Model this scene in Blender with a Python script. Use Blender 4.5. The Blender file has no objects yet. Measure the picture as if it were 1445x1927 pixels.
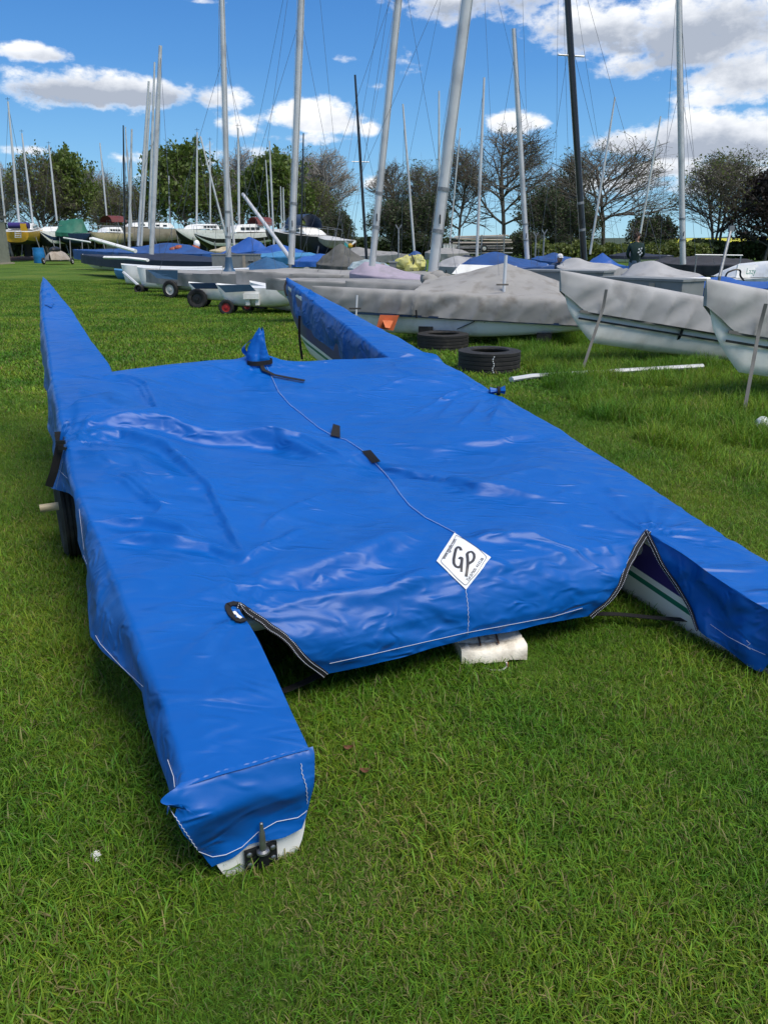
import bpy, bmesh, math, random
import numpy as np
from mathutils import Vector, Matrix
from mathutils.bvhtree import BVHTree
R = math.radians
SC = bpy.context.scene
COL = SC.collection
random.seed(7)
NR = np.random.default_rng(7)

# ------------------------------------------------------------------ camera, sky, sun, exposure
CH = 1.5                                    # eye height
PITCH = R(19.24); FPX = 1448.0; CX, CY = 722.5, 963.5
cam_d = bpy.data.cameras.new('camera'); cam = bpy.data.objects.new('camera', cam_d); COL.objects.link(cam)
cam.location = (0, 0, CH); cam.rotation_euler = (math.pi/2 - PITCH, 0, 0)
cam_d.sensor_fit = 'HORIZONTAL'; cam_d.sensor_width = 36.0; cam_d.lens = 36.0*FPX/1445.0
cam_d.clip_start = 0.05; cam_d.clip_end = 6000
SC.camera = cam
SC.view_settings.view_transform = 'Standard'; SC.view_settings.look = 'None'
SC.view_settings.gamma = 1.0; SC.view_settings.exposure = 0.6
try: SC.view_settings.use_curve_mapping = False
except Exception: pass
SUN_EL, SUN_AZ = R(60), R(130)               # azimuth measured from +Y (ahead) towards +X (right)
sd = bpy.data.lights.new('sun', 'SUN'); sun = bpy.data.objects.new('sun', sd); COL.objects.link(sun)
sd.energy = 2.6; sd.angle = R(34); sd.color = (1.0, 0.93, 0.82)
dv = Vector((math.sin(SUN_AZ)*math.cos(SUN_EL), math.cos(SUN_AZ)*math.cos(SUN_EL), math.sin(SUN_EL)))
sun.rotation_euler = dv.to_track_quat('Z', 'Y').to_euler(); sun.location = (20, 20, 40)

def ray(px, py):
    a = (px-CX)/FPX; b = (CY-py)/FPX
    return np.array([a, math.cos(PITCH)+b*math.sin(PITCH), -math.sin(PITCH)+b*math.cos(PITCH)])
def at(px, py, Y):
    r = ray(px, py); t = Y/r[1]; return np.array([0, 0, CH]) + t*r
def ground(px, py, z=0.0):
    r = ray(px, py); t = (z-CH)/r[2]; return np.array([0, 0, CH]) + t*r

def build_world():
    w = bpy.data.worlds.new('World'); SC.world = w; w.use_nodes = True
    nt = w.node_tree; nt.nodes.clear(); N = nt.nodes; L = nt.links
    def m(op, a, b=None, c=None, clamp=False):
        n = N.new('ShaderNodeMath'); n.operation = op; n.use_clamp = clamp
        for i, v in enumerate((a, b, c)):
            if v is None: continue
            if isinstance(v, (int, float)): n.inputs[i].default_value = v
            else: L.new(v, n.inputs[i])
        return n.outputs[0]
    def smooth(x, lo, hi):
        n = N.new('ShaderNodeMapRange'); n.interpolation_type = 'SMOOTHSTEP'
        L.new(x, n.inputs[0]); n.inputs[1].default_value = lo; n.inputs[2].default_value = hi
        return n.outputs[0]
    sky = N.new('ShaderNodeTexSky'); sky.sky_type = 'NISHITA'; sky.sun_disc = False
    sky.sun_elevation = SUN_EL; sky.sun_rotation = SUN_AZ; sky.altitude = 0; sky.air_density = 1.0
    sky.dust_density = 0.25; sky.ozone_density = 2.2
    hsv = N.new('ShaderNodeHueSaturation'); hsv.inputs['Saturation'].default_value = 1.35; hsv.inputs['Value'].default_value = 1.0
    L.new(sky.outputs[0], hsv.inputs['Color'])
    tc = N.new('ShaderNodeTexCoord'); sep = N.new('ShaderNodeSeparateXYZ'); L.new(tc.outputs['Generated'], sep.inputs[0])
    X, Y, Z = sep.outputs
    az = m('ARCTAN2', X, Y); el = m('ARCSINE', Z)
    def noise(scale, detail, rough=0.55, loc=(0, 0, 0), sc=(1, 1, 1.8), dist=0.0):
        mp = N.new('ShaderNodeMapping'); mp.inputs['Location'].default_value = loc; mp.inputs['Scale'].default_value = sc
        L.new(tc.outputs['Generated'], mp.inputs[0])
        n = N.new('ShaderNodeTexNoise'); n.inputs['Scale'].default_value = scale; n.inputs['Detail'].default_value = detail
        n.inputs['Roughness'].default_value = rough; n.inputs['Distortion'].default_value = dist
        L.new(mp.outputs[0], n.inputs['Vector']); return n.outputs['Fac']
    nA = noise(7, 9, 0.58); nB = noise(22, 8, 0.6, (3, 1, 2)); nC = noise(11, 6, 0.5, (5, 2, 0.03)); nD = noise(48, 7, 0.6, (1, 7, 2))
    nn = m('ADD', m('MULTIPLY', m('SUBTRACT', nA, 0.5), 1.5), m('ADD', m('MULTIPLY', m('SUBTRACT', nB, 0.5), 1.9), m('MULTIPLY', m('SUBTRACT', nD, 0.5), 1.15)))
    # cumulus: centre x, centre y, half width, half height (picture px -> true directions), flatness of density, greyness
    blobs = [(195, 174, 205, 46, 1.0, .70), (62, 100, 72, 22, .85, .42), (405, 185, 62, 30, .75, .3), (595, 222, 78, 40, 1.15, .22), (575, 262, 70, 17, .7, .2), (700, 243, 24, 16, .8, .15),
             (640, 232, 60, 26, .6, .3), (708, 345, 30, 17, .9, .15), (450, 245, 50, 24, .4, .3), (968, 232, 56, 27, 1.0, .2), (460, 285, 90, 26, .45, .25),
             (900, 5, 175, 48, .7, .6), (1130, 55, 135, 62, .85, .55), (1330, 62, 185, 112, 1.1, .72), (1400, 140, 130, 70, .9, .3), (1180, 130, 60, 30, .6, .3), (1330, 185, 60, 28, .6, .3),
             (1310, 262, 130, 62, 1.25, .62), (1420, 268, 90, 60, 1.2, .6), (1180, 268, 90, 32, .9, .3), (1240, 320, 210, 22, .7, .4), (1380, 330, 90, 30, .9, .35), (1270, 350, 100, 26, .5, .5),
             (330, 300, 120, 16, .35, .3), (45, 282, 60, 12, .6, .2), (482, 34, 34, 14, .28, .2), (655, 112, 26, 10, .3, .2), (712, 160, 26, 10, .3, .2), (390, 2, 40, 9, .6, .2),
             (760, 130, 40, 30, .2, .2), (560, 340, 300, 18, .3, .2), (1150, 345, 130, 22, .6, .3)]
    dens = None; wsum = None; gsum = None
    for (px, py, hw, hh, d, g) in blobs:
        r = ray(px, py); a0 = math.atan2(r[0], r[1]); e0 = math.asin(r[2]/np.linalg.norm(r))
        r2 = ray(px+hw, py); r3 = ray(px, py-hh)
        ra = abs(math.atan2(r2[0], r2[1])-a0); re = abs(math.asin(r3[2]/np.linalg.norm(r3))-e0)
        da = m('MULTIPLY', m('SUBTRACT', az, a0), 1/ra); de = m('MULTIPLY', m('SUBTRACT', el, e0), 1/re)
        # flatter bases: below centre the blob ends sooner
        deb = m('MULTIPLY', de, m('ADD', 1.0, m('MULTIPLY', m('LESS_THAN', de, 0.0), 0.25)))
        rr = m('SQRT', m('ADD', m('MULTIPLY', da, da), m('MULTIPLY', deb, deb)))
        v = m('MULTIPLY', m('SUBTRACT', 1.2, rr), d*1.1)
        v = m('MINIMUM', v, d*0.95)
        dens = v if dens is None else m('MAXIMUM', dens, v)
        wt = m('MAXIMUM', m('SUBTRACT', 1.15, rr), 0.0)
        gs = m('MULTIPLY', wt, m('MULTIPLY', smooth(de, 0.95, -0.35), min(1.0, g*1.45)))
        wsum = wt if wsum is None else m('ADD', wsum, wt)
        gsum = gs if gsum is None else m('ADD', gsum, gs)
    # the same kind of cumulus everywhere out of the frame, a broad one overhead (it shades this spot)
    front = m('MULTIPLY', smooth(m('ABSOLUTE', az), 0.75, 0.5), smooth(el, 0.36, 0.28))
    gen = m('ADD', m('MULTIPLY', m('SUBTRACT', noise(3.6, 4, .5, (1.3, .4, 2.2), (1, 1, 1.4)), 0.49), 6.0), m('MULTIPLY', smooth(el, 0.35, 1.0), 0.10))
    gen = m('SUBTRACT', gen, m('MULTIPLY', front, 6.0))
    d_all = m('ADD', m('MAXIMUM', dens, gen), m('MULTIPLY', nn, 0.84))
    alpha = smooth(d_all, 0.12, 0.72)
    up = smooth(el, -0.01, 0.02)
    alpha = m('MULTIPLY', alpha, up)
    grey = m('DIVIDE', gsum, m('ADD', wsum, 0.02))
    grey = m('ADD', grey, m('MULTIPLY', smooth(gen, 0.0, 1.0), 0.55))
    grey = m('MULTIPLY', grey, smooth(d_all, 0.2, 0.75))
    grey = m('ADD', grey, m('MULTIPLY', m('SUBTRACT', nC, 0.5), 1.0), clamp=True)
    grey = m('ADD', grey, m('MULTIPLY', m('SUBTRACT', 0.5, nB), 1.3), clamp=True)
    cr = N.new('ShaderNodeValToRGB'); L.new(grey, cr.inputs[0])
    cr.color_ramp.elements[0].position = 0.0; cr.color_ramp.elements[0].color = (6.9, 7.0, 7.1, 1)
    cr.color_ramp.elements[1].position = 0.75; cr.color_ramp.elements[1].color = (2.8, 3.15, 3.8, 1)
    e = cr.color_ramp.elements.new(0.35); e.color = (5.2, 5.45, 5.9, 1)
    # clear-air colour by height over the horizon, the same all round, blended with the physical sky
    gr = N.new('ShaderNodeValToRGB'); L.new(el, gr.inputs[0]); ge = gr.color_ramp.elements
    k_ = 6.7
    ge[0].position = 0.0; ge[0].color = (.36*k_, .68*k_, .86*k_, 1); ge[1].position = 1.0; ge[1].color = (.025*k_, .13*k_, .42*k_, 1)
    for ps, c_ in ((.05, (.25, .55, .83)), (.11, (.175, .44, .79)), (.19, (.095, .30, .69)), (.27, (.062, .225, .60)), (.6, (.028, .14, .46))):
        e = ge.new(ps); e.color = (c_[0]*k_, c_[1]*k_, c_[2]*k_, 1)
    mg = N.new('ShaderNodeMix'); mg.data_type = 'RGBA'; mg.inputs['Factor'].default_value = .88
    L.new(hsv.outputs[0], mg.inputs['A']); L.new(gr.outputs[0], mg.inputs['B'])
    mix = N.new('ShaderNodeMix'); mix.data_type = 'RGBA'
    L.new(alpha, mix.inputs['Factor']); L.new(mg.outputs['Result'], mix.inputs['A']); L.new(cr.outputs[0], mix.inputs['B'])
    bg = N.new('ShaderNodeBackground'); bg.inputs['Strength'].default_value = 0.105
    L.new(mix.outputs['Result'], bg.inputs[0])
    o = N.new('ShaderNodeOutputWorld'); L.new(bg.outputs[0], o.inputs[0])
build_world()

# ------------------------------------------------------------------ noise for geometry
_perm = NR.random((64, 64, 64)).astype(np.float32)
def vnoise(x, y, z=0.0):
    x = np.asarray(x, float); y = np.asarray(y, float); z = np.zeros_like(x)+z
    xi = np.floor(x).astype(int); yi = np.floor(y).astype(int); zi = np.floor(z).astype(int)
    fx, fy, fz = x-xi, y-yi, z-zi
    fx = fx**3*(fx*(fx*6-15)+10); fy = fy**3*(fy*(fy*6-15)+10); fz = fz**3*(fz*(fz*6-15)+10)
    def g(a, b, c): return _perm[(xi+a) & 63, (yi+b) & 63, (zi+c) & 63]
    l = lambda a, b, t: a+(b-a)*t
    return l(l(l(g(0,0,0), g(1,0,0), fx), l(g(0,1,0), g(1,1,0), fx), fy), l(l(g(0,0,1), g(1,0,1), fx), l(g(0,1,1), g(1,1,1), fx), fy), fz)*2-1
def ridged(x, y, z=0.0, oct=3):
    s = 0; a = 1; f = 1
    for i in range(oct):
        s = s+a*(1-2*np.abs(vnoise(x*f, y*f, z+i*7.3))); a *= .5; f *= 2.1
    return s/1.75

# ------------------------------------------------------------------ materials
def mat(name, col, rough=0.6, metal=0.0, var=0.15, vs=6.0, bump=0.0, bs=60.0, spec=0.5, dirt=None, dirt_s=3.0, coat=0.0, trans=0.0, col2=None, bd=0.01):
    m = bpy.data.materials.new(name); m.use_nodes = True
    nt = m.node_tree; N = nt.nodes; L = nt.links; b = N['Principled BSDF']
    b.inputs['Roughness'].default_value = rough; b.inputs['Metallic'].default_value = metal
    b.inputs['Specular IOR Level'].default_value = spec; b.inputs['Coat Weight'].default_value = coat
    if trans: b.inputs['Transmission Weight'].default_value = trans
    tc = N.new('ShaderNodeTexCoord')
    def noi(s, det=4):
        n = N.new('ShaderNodeTexNoise'); n.inputs['Scale'].default_value = s; n.inputs['Detail'].default_value = det
        L.new(tc.outputs['Object'], n.inputs['Vector']); return n
    n1 = noi(vs)
    mr = N.new('ShaderNodeMapRange'); L.new(n1.outputs['Fac'], mr.inputs[0])
    mr.inputs[1].default_value = .3; mr.inputs[2].default_value = .7
    mx = N.new('ShaderNodeMix'); mx.data_type = 'RGBA'
    c = np.array(col[:3]); c2 = np.array(col2[:3]) if col2 is not None else c*(1-var)
    cc = c if col2 is not None else np.minimum(c*(1+var), 1)
    mx.inputs['A'].default_value = (*cc, 1); mx.inputs['B'].default_value = (*c2, 1)
    L.new(mr.outputs[0], mx.inputs['Factor']); out = mx.outputs['Result']
    if dirt is not None:
        n2 = noi(dirt_s, 8); r2 = N.new('ShaderNodeMapRange'); r2.inputs[1].default_value = .52; r2.inputs[2].default_value = .75
        L.new(n2.outputs['Fac'], r2.inputs[0]); m2 = N.new('ShaderNodeMix'); m2.data_type = 'RGBA'
        L.new(r2.outputs[0], m2.inputs['Factor']); L.new(out, m2.inputs['A']); m2.inputs['B'].default_value = (*dirt, 1); out = m2.outputs['Result']
    L.new(out, b.inputs['Base Color'])
    if bump:
        n3 = noi(bs, 5); bp = N.new('ShaderNodeBump'); bp.inputs['Strength'].default_value = bump; bp.inputs['Distance'].default_value = bd
        L.new(n3.outputs['Fac'], bp.inputs['Height']); L.new(bp.outputs[0], b.inputs['Normal'])
    return m
M = {}
def mk(k, *a, **kw): M[k] = mat(k, *a, **kw)
mk('gelcoat', (.86, .86, .83), .3, var=.03, dirt=(.66, .65, .60), dirt_s=4)
mk('gelcoat_dull', (.55, .55, .53), .45, var=.06, dirt=(.36, .35, .30), dirt_s=3)
mk('purple', (.045, .03, .17), .35, var=.1)
mk('green_line', (.01, .19, .12), .4)
mk('navy', (.010, .030, .075), .45, var=.2)
mk('blue_grey', (.035, .085, .15), .5, var=.15)
mk('sky_blue', (.05, .22, .42), .45, var=.15)
mk('black_paint', (.012, .012, .014), .4, var=.2)
mk('yellow_hull', (.62, .36, .02), .4, var=.08, dirt=(.40, .22, .03), dirt_s=1.5)
mk('cream_hull', (.50, .42, .26), .5, var=.08, dirt=(.27, .21, .12), dirt_s=1.5)
mk('beige_hull', (.36, .31, .25), .5, var=.1, dirt=(.2, .15, .1), dirt_s=1.2)
mk('antifoul', (.07, .03, .025), .8, var=.3)
mk('antifoul_dark', (.012, .016, .025), .8, var=.3)
mk('red', (.35, .02, .02), .5)
mk('dark_red', (.12, .02, .02), .7)
mk('orange', (.68, .13, .015), .45, var=.12, dirt=(.3, .06, .02), dirt_s=8)
mk('rust_orange', (.40, .08, .015), .6, var=.2)
mk('buoy', (.32, .075, .03), .55, var=.2)
mk('rubber', (.014, .014, .014), .75, var=.25, vs=30, bump=.3, bs=80, dirt=(.05, .047, .04), dirt_s=9)
mk('webbing', (.006, .006, .007), .85, var=.2, bump=.3, bs=400)
mk('grey_web', (.13, .13, .125), .8, var=.2)
mk('thread', (.60, .64, .74), .7, var=.05)
mk('paper', (.74, .76, .78), .45, var=.02)
mk('ink', (.045, .045, .05), .5, var=.05)
mk('wire', (.15, .16, .18), .4, .6)
mk('rope', (.42, .41, .38), .8)
mk('aluminium', (.60, .60, .60), .42, .25, var=.08, vs=3, dirt=(.36, .37, .39), dirt_s=2)
mk('alu_white', (.58, .60, .62), .45, .15, var=.05, vs=3)
mk('carbon', (.010, .010, .012), .3, var=.2, coat=.3)
mk('galv', (.26, .27, .28), .55, .5, var=.25, vs=20)
mk('steel', (.32, .33, .34), .35, .9, var=.15, vs=40)
mk('chain_plate', (.02, .022, .026), .45, .5, var=.3, vs=50)
mk('polystyrene', (.88, .82, .70), .9, var=.08, bump=.6, bs=120, dirt=(.40, .35, .27), dirt_s=10, bd=.004)
mk('grey_cover', (.275, .27, .262), .85, var=.12, vs=3, bump=.15, bs=500, dirt=(.16, .155, .145), dirt_s=2.2)
mk('grey_cover_pale', (.36, .36, .36), .8, var=.1, vs=3, dirt=(.22, .215, .21), dirt_s=2.5)
mk('grey_cover_warm', (.285, .278, .265), .88, var=.10, vs=3, dirt=(.18, .165, .145), dirt_s=5)
mk('lilac_cover', (.36, .31, .38), .8, var=.08, dirt=(.26, .24, .27), dirt_s=3)
mk('dark_cover', (.035, .034, .036), .8, var=.2, vs=3)
mk('mold_cover', (.10, .10, .092), .9, var=.25, vs=2, dirt=(.05, .052, .04), dirt_s=3)
mk('navy_cover', (.008, .014, .034), .7, var=.2)
mk('blue_cover', (.014, .070, .24), .6, var=.15, vs=2, dirt=(.02, .05, .15), dirt_s=2)
mk('bright_blue_cover', (.014, .085, .34), .5, var=.12, vs=2)
mk('teal_cover', (.02, .09, .20), .55, var=.15)
mk('green_cover', (.01, .12, .075), .6, var=.15, vs=2)
mk('yellow_cover', (.60, .55, .12), .6, var=.1, col2=(.42, .42, .20), vs=5)
mk('clear_film', (.42, .50, .52), .25, var=.2, col2=(.20, .26, .28), vs=6)
mk('orange_lid', (.5, .12, .03), .5)
mk('turquoise', (.03, .42, .45), .5)
mk('white_bag', (.7, .75, .72), .35, var=.1)
mk('window_dark', (.02, .028, .035), .1, var=.1)
mk('shed_wood', (.19, .20, .155), .8, var=.12, vs=4)
mk('shed_roof', (.07, .075, .065), .85, var=.2)
mk('barrel_blue', (.01, .16, .42), .45, var=.1)
mk('mulch', (.12, .062, .038), .95, var=.4, vs=20)
mk('hoodie', (.012, .035, .03), .9, var=.2)
mk('jeans', (.16, .22, .32), .85, var=.15)
mk('skin', (.45, .25, .18), .6)
mk('hair', (.045, .024, .015), .7)
mk('cap_white', (.7, .7, .7), .7)
mk('shirt', (.05, .08, .14), .9)
mk('rape', (.62, .55, .012), .8, var=.1, vs=.2, col2=(.42, .45, .02))
mk('far_land', (.05, .075, .05), .9, var=.2, vs=.02)
mk('grey_box', (.20, .215, .215), .6, var=.1, vs=2, dirt=(.12, .12, .11), dirt_s=3)
mk('tyre_dolly', (.02, .02, .02), .8)
mk('cord', (.7, .68, .62), .6)
mk('dry_leaf', (.12, .045, .02), .8)
mk('stone_chip', (.75, .75, .74), .6)
M['bark'] = mat('bark', (.135, .122, .10), .9, var=.35, vs=3)
M['bark_pale'] = mat('bark_pale', (.30, .28, .25), .9, var=.3, vs=3)

def cloth(k, sc=1.6, ds=.016, st=.55):
    nt = M[k].node_tree; N = nt.nodes; L = nt.links; b = N['Principled BSDF']; tc = N.new('ShaderNodeTexCoord'); prev = None
    for scale, rot, d_ in ((sc, .5, ds), (sc*3.1, -.4, ds*.3)):
        mp = N.new('ShaderNodeMapping'); mp.inputs['Rotation'].default_value = (.3, rot, .2); mp.inputs['Scale'].default_value = (1.0, 1.0, .55); L.new(tc.outputs['Object'], mp.inputs[0])
        n = N.new('ShaderNodeTexNoise'); n.noise_type = 'RIDGED_MULTIFRACTAL'; n.inputs['Scale'].default_value = scale; n.inputs['Detail'].default_value = 3; n.inputs['Distortion'].default_value = .8; L.new(mp.outputs[0], n.inputs['Vector'])
        bp = N.new('ShaderNodeBump'); bp.inputs['Strength'].default_value = st; bp.inputs['Distance'].default_value = d_; L.new(n.outputs['Fac'], bp.inputs['Height'])
        if prev: L.new(prev, bp.inputs['Normal'])
        prev = bp.outputs[0]
    L.new(prev, b.inputs['Normal'])
for k_ in list(M):
    if k_.endswith('_cover') or k_ in ('grey_cover_pale', 'grey_cover_warm', 'clear_film'): cloth(k_)
def tarp_material(name, col, rough):
    m = mat(name, col, rough, var=.08, vs=1.5, spec=.32, dirt=(.006, .102, .392), dirt_s=7)
    nt = m.node_tree; N = nt.nodes; L = nt.links; b = N['Principled BSDF']
    tc = N.new('ShaderNodeTexCoord')
    mp = N.new('ShaderNodeMapping'); mp.inputs['Rotation'].default_value = (0, 0, R(-20)); mp.inputs['Scale'].default_value = (2.2, 6.0, 6.0)
    L.new(tc.outputs['Object'], mp.inputs[0])
    def rn(scale, det, dist, kind='RIDGED_MULTIFRACTAL', vec=None):
        n = N.new('ShaderNodeTexNoise'); n.noise_type = kind; n.inputs['Scale'].default_value = scale; n.inputs['Detail'].default_value = det
        n.inputs['Roughness'].default_value = .5; n.inputs['Distortion'].default_value = dist; L.new(vec or mp.outputs[0], n.inputs['Vector']); return n.outputs['Fac']
    prev = None
    for fac, st, ds in ((rn(.55, 2, .8), .8, .055), (rn(1.0, 2, .9), .7, .034), (rn(2.5, 3, 1.2), .7, .014), (rn(1.4, 2, 1.5, 'RIDGED_MULTIFRACTAL', tc.outputs['Object']), .6, .026), (rn(220, 1, 0, 'FBM', tc.outputs['Object']), .05, .002)):
        bb_ = N.new('ShaderNodeBump'); bb_.inputs['Strength'].default_value = st; bb_.inputs['Distance'].default_value = ds; L.new(fac, bb_.inputs['Height'])
        if prev: L.new(prev, bb_.inputs['Normal'])
        prev = bb_.outputs[0]
    L.new(prev, b.inputs['Normal'])
    rr = N.new('ShaderNodeMapRange'); rr.inputs[3].default_value = rough-.05; rr.inputs[4].default_value = rough+.1
    n4 = N.new('ShaderNodeTexNoise'); n4.inputs['Scale'].default_value = 5; n4.inputs['Detail'].default_value = 6; L.new(tc.outputs['Object'], n4.inputs['Vector'])
    L.new(n4.outputs['Fac'], rr.inputs[0]); L.new(rr.outputs[0], b.inputs['Roughness'])
    return m
M['tarp'] = tarp_material('tarp', (.0, .092, .385), .38)

def grass_ground_material():
    m = bpy.data.materials.new('grass_ground'); m.use_nodes = True
    nt = m.node_tree; N = nt.nodes; L = nt.links; b = N['Principled BSDF']; b.inputs['Roughness'].default_value = .95; b.inputs['Specular IOR Level'].default_value = .15
    g = N.new('ShaderNodeNewGeometry')
    def noi(s, sc=(1, 1, 1), det=5):
        mp = N.new('ShaderNodeMapping'); mp.inputs['Scale'].default_value = sc; L.new(g.outputs['Position'], mp.inputs[0])
        n = N.new('ShaderNodeTexNoise'); n.inputs['Scale'].default_value = s; n.inputs['Detail'].default_value = det; n.inputs['Roughness'].default_value = .6
        L.new(mp.outputs[0], n.inputs['Vector']); return n.outputs['Fac']
    cr = N.new('ShaderNodeValToRGB'); L.new(noi(.35, (1, .7, 1), 7), cr.inputs[0])
    cr.color_ramp.elements[0].position = .35; cr.color_ramp.elements[0].color = (.052, .105, .012, 1)
    cr.color_ramp.elements[1].position = .68; cr.color_ramp.elements[1].color = (.14, .18, .03, 1)
    e = cr.color_ramp.elements.new(.5); e.color = (.078, .145, .016, 1)
    mr = N.new('ShaderNodeMapRange'); L.new(noi(28, (1, 1, 1), 6), mr.inputs[0]); mr.inputs[1].default_value = .3; mr.inputs[2].default_value = .7; mr.inputs[3].default_value = .55; mr.inputs[4].default_value = 1.35
    mx = N.new('ShaderNodeMix'); mx.data_type = 'RGBA'; mx.blend_type = 'MULTIPLY'; mx.inputs['Factor'].default_value = 1
    L.new(cr.outputs[0], mx.inputs['A']); L.new(mr.outputs[0], mx.inputs['B']); L.new(mx.outputs['Result'], b.inputs['Base Color'])
    bp = N.new('ShaderNodeBump'); bp.inputs['Strength'].default_value = .8; bp.inputs['Distance'].default_value = .03
    L.new(noi(40), bp.inputs['Height']); L.new(bp.outputs[0], b.inputs['Normal'])
    return m
M['grass_ground'] = grass_ground_material()

def blade_material():
    m = bpy.data.materials.new('grass_blade'); m.use_nodes = True
    nt = m.node_tree; N = nt.nodes; L = nt.links; b = N['Principled BSDF']; b.inputs['Roughness'].default_value = .5; b.inputs['Specular IOR Level'].default_value = .22
    at_ = N.new('ShaderNodeAttribute'); at_.attribute_name = 'Col'
    g = N.new('ShaderNodeNewGeometry'); n = N.new('ShaderNodeTexNoise'); n.inputs['Scale'].default_value = .9; n.inputs['Detail'].default_value = 5; n.inputs['Roughness'].default_value = .6
    L.new(g.outputs['Position'], n.inputs['Vector'])
    cr = N.new('ShaderNodeValToRGB'); L.new(n.outputs['Fac'], cr.inputs[0])
    cr.color_ramp.elements[0].position = .36; cr.color_ramp.elements[0].color = (.55, .78, .6, 1)
    cr.color_ramp.elements[1].position = .66; cr.color_ramp.elements[1].color = (1.4, 1.2, 1.1, 1)
    e = cr.color_ramp.elements.new(.5); e.color = (.95, 1.0, .9, 1)
    mx = N.new('ShaderNodeMix'); mx.data_type = 'RGBA'; mx.blend_type = 'MULTIPLY'; mx.inputs['Factor'].default_value = 1
    L.new(at_.outputs['Color'], mx.inputs['A']); L.new(cr.outputs[0], mx.inputs['B']); L.new(mx.outputs['Result'], b.inputs['Base Color'])
    tr = N.new('ShaderNodeBsdfTranslucent'); L.new(mx.outputs['Result'], tr.inputs[0])
    ms = N.new('ShaderNodeMixShader'); ms.inputs[0].default_value = .3
    L.new(b.outputs[0], ms.inputs[1]); L.new(tr.outputs[0], ms.inputs[2]); L.new(ms.outputs[0], N['Material Output'].inputs[0])
    return m
M['blade'] = blade_material()
def leaf_material(name, c1, c2):
    m = mat(name, c1, .6, col2=c2, vs=.6)
    nt = m.node_tree; N = nt.nodes; L = nt.links; b = N['Principled BSDF']
    src = b.inputs['Base Color'].links[0].from_socket
    tr = N.new('ShaderNodeBsdfTranslucent'); L.new(src, tr.inputs[0]); ms = N.new('ShaderNodeMixShader'); ms.inputs[0].default_value = .35
    L.new(b.outputs[0], ms.inputs[1]); L.new(tr.outputs[0], ms.inputs[2]); L.new(ms.outputs[0], N['Material Output'].inputs[0])
    return m
M['leaf_green'] = leaf_material('leaf_green', (.13, .19, .025), (.065, .11, .018))
M['leaf_brown'] = leaf_material('leaf_brown', (.15, .19, .034), (.09, .115, .028))
M['leaf_dark'] = leaf_material('leaf_dark', (.05, .08, .018), (.028, .048, .015))
M['leaf_purple'] = leaf_material('leaf_purple', (.032, .020, .018), (.018, .012, .012))
M['leaf_lime'] = leaf_material('leaf_lime', (.14, .15, .02), (.07, .09, .015))

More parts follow.
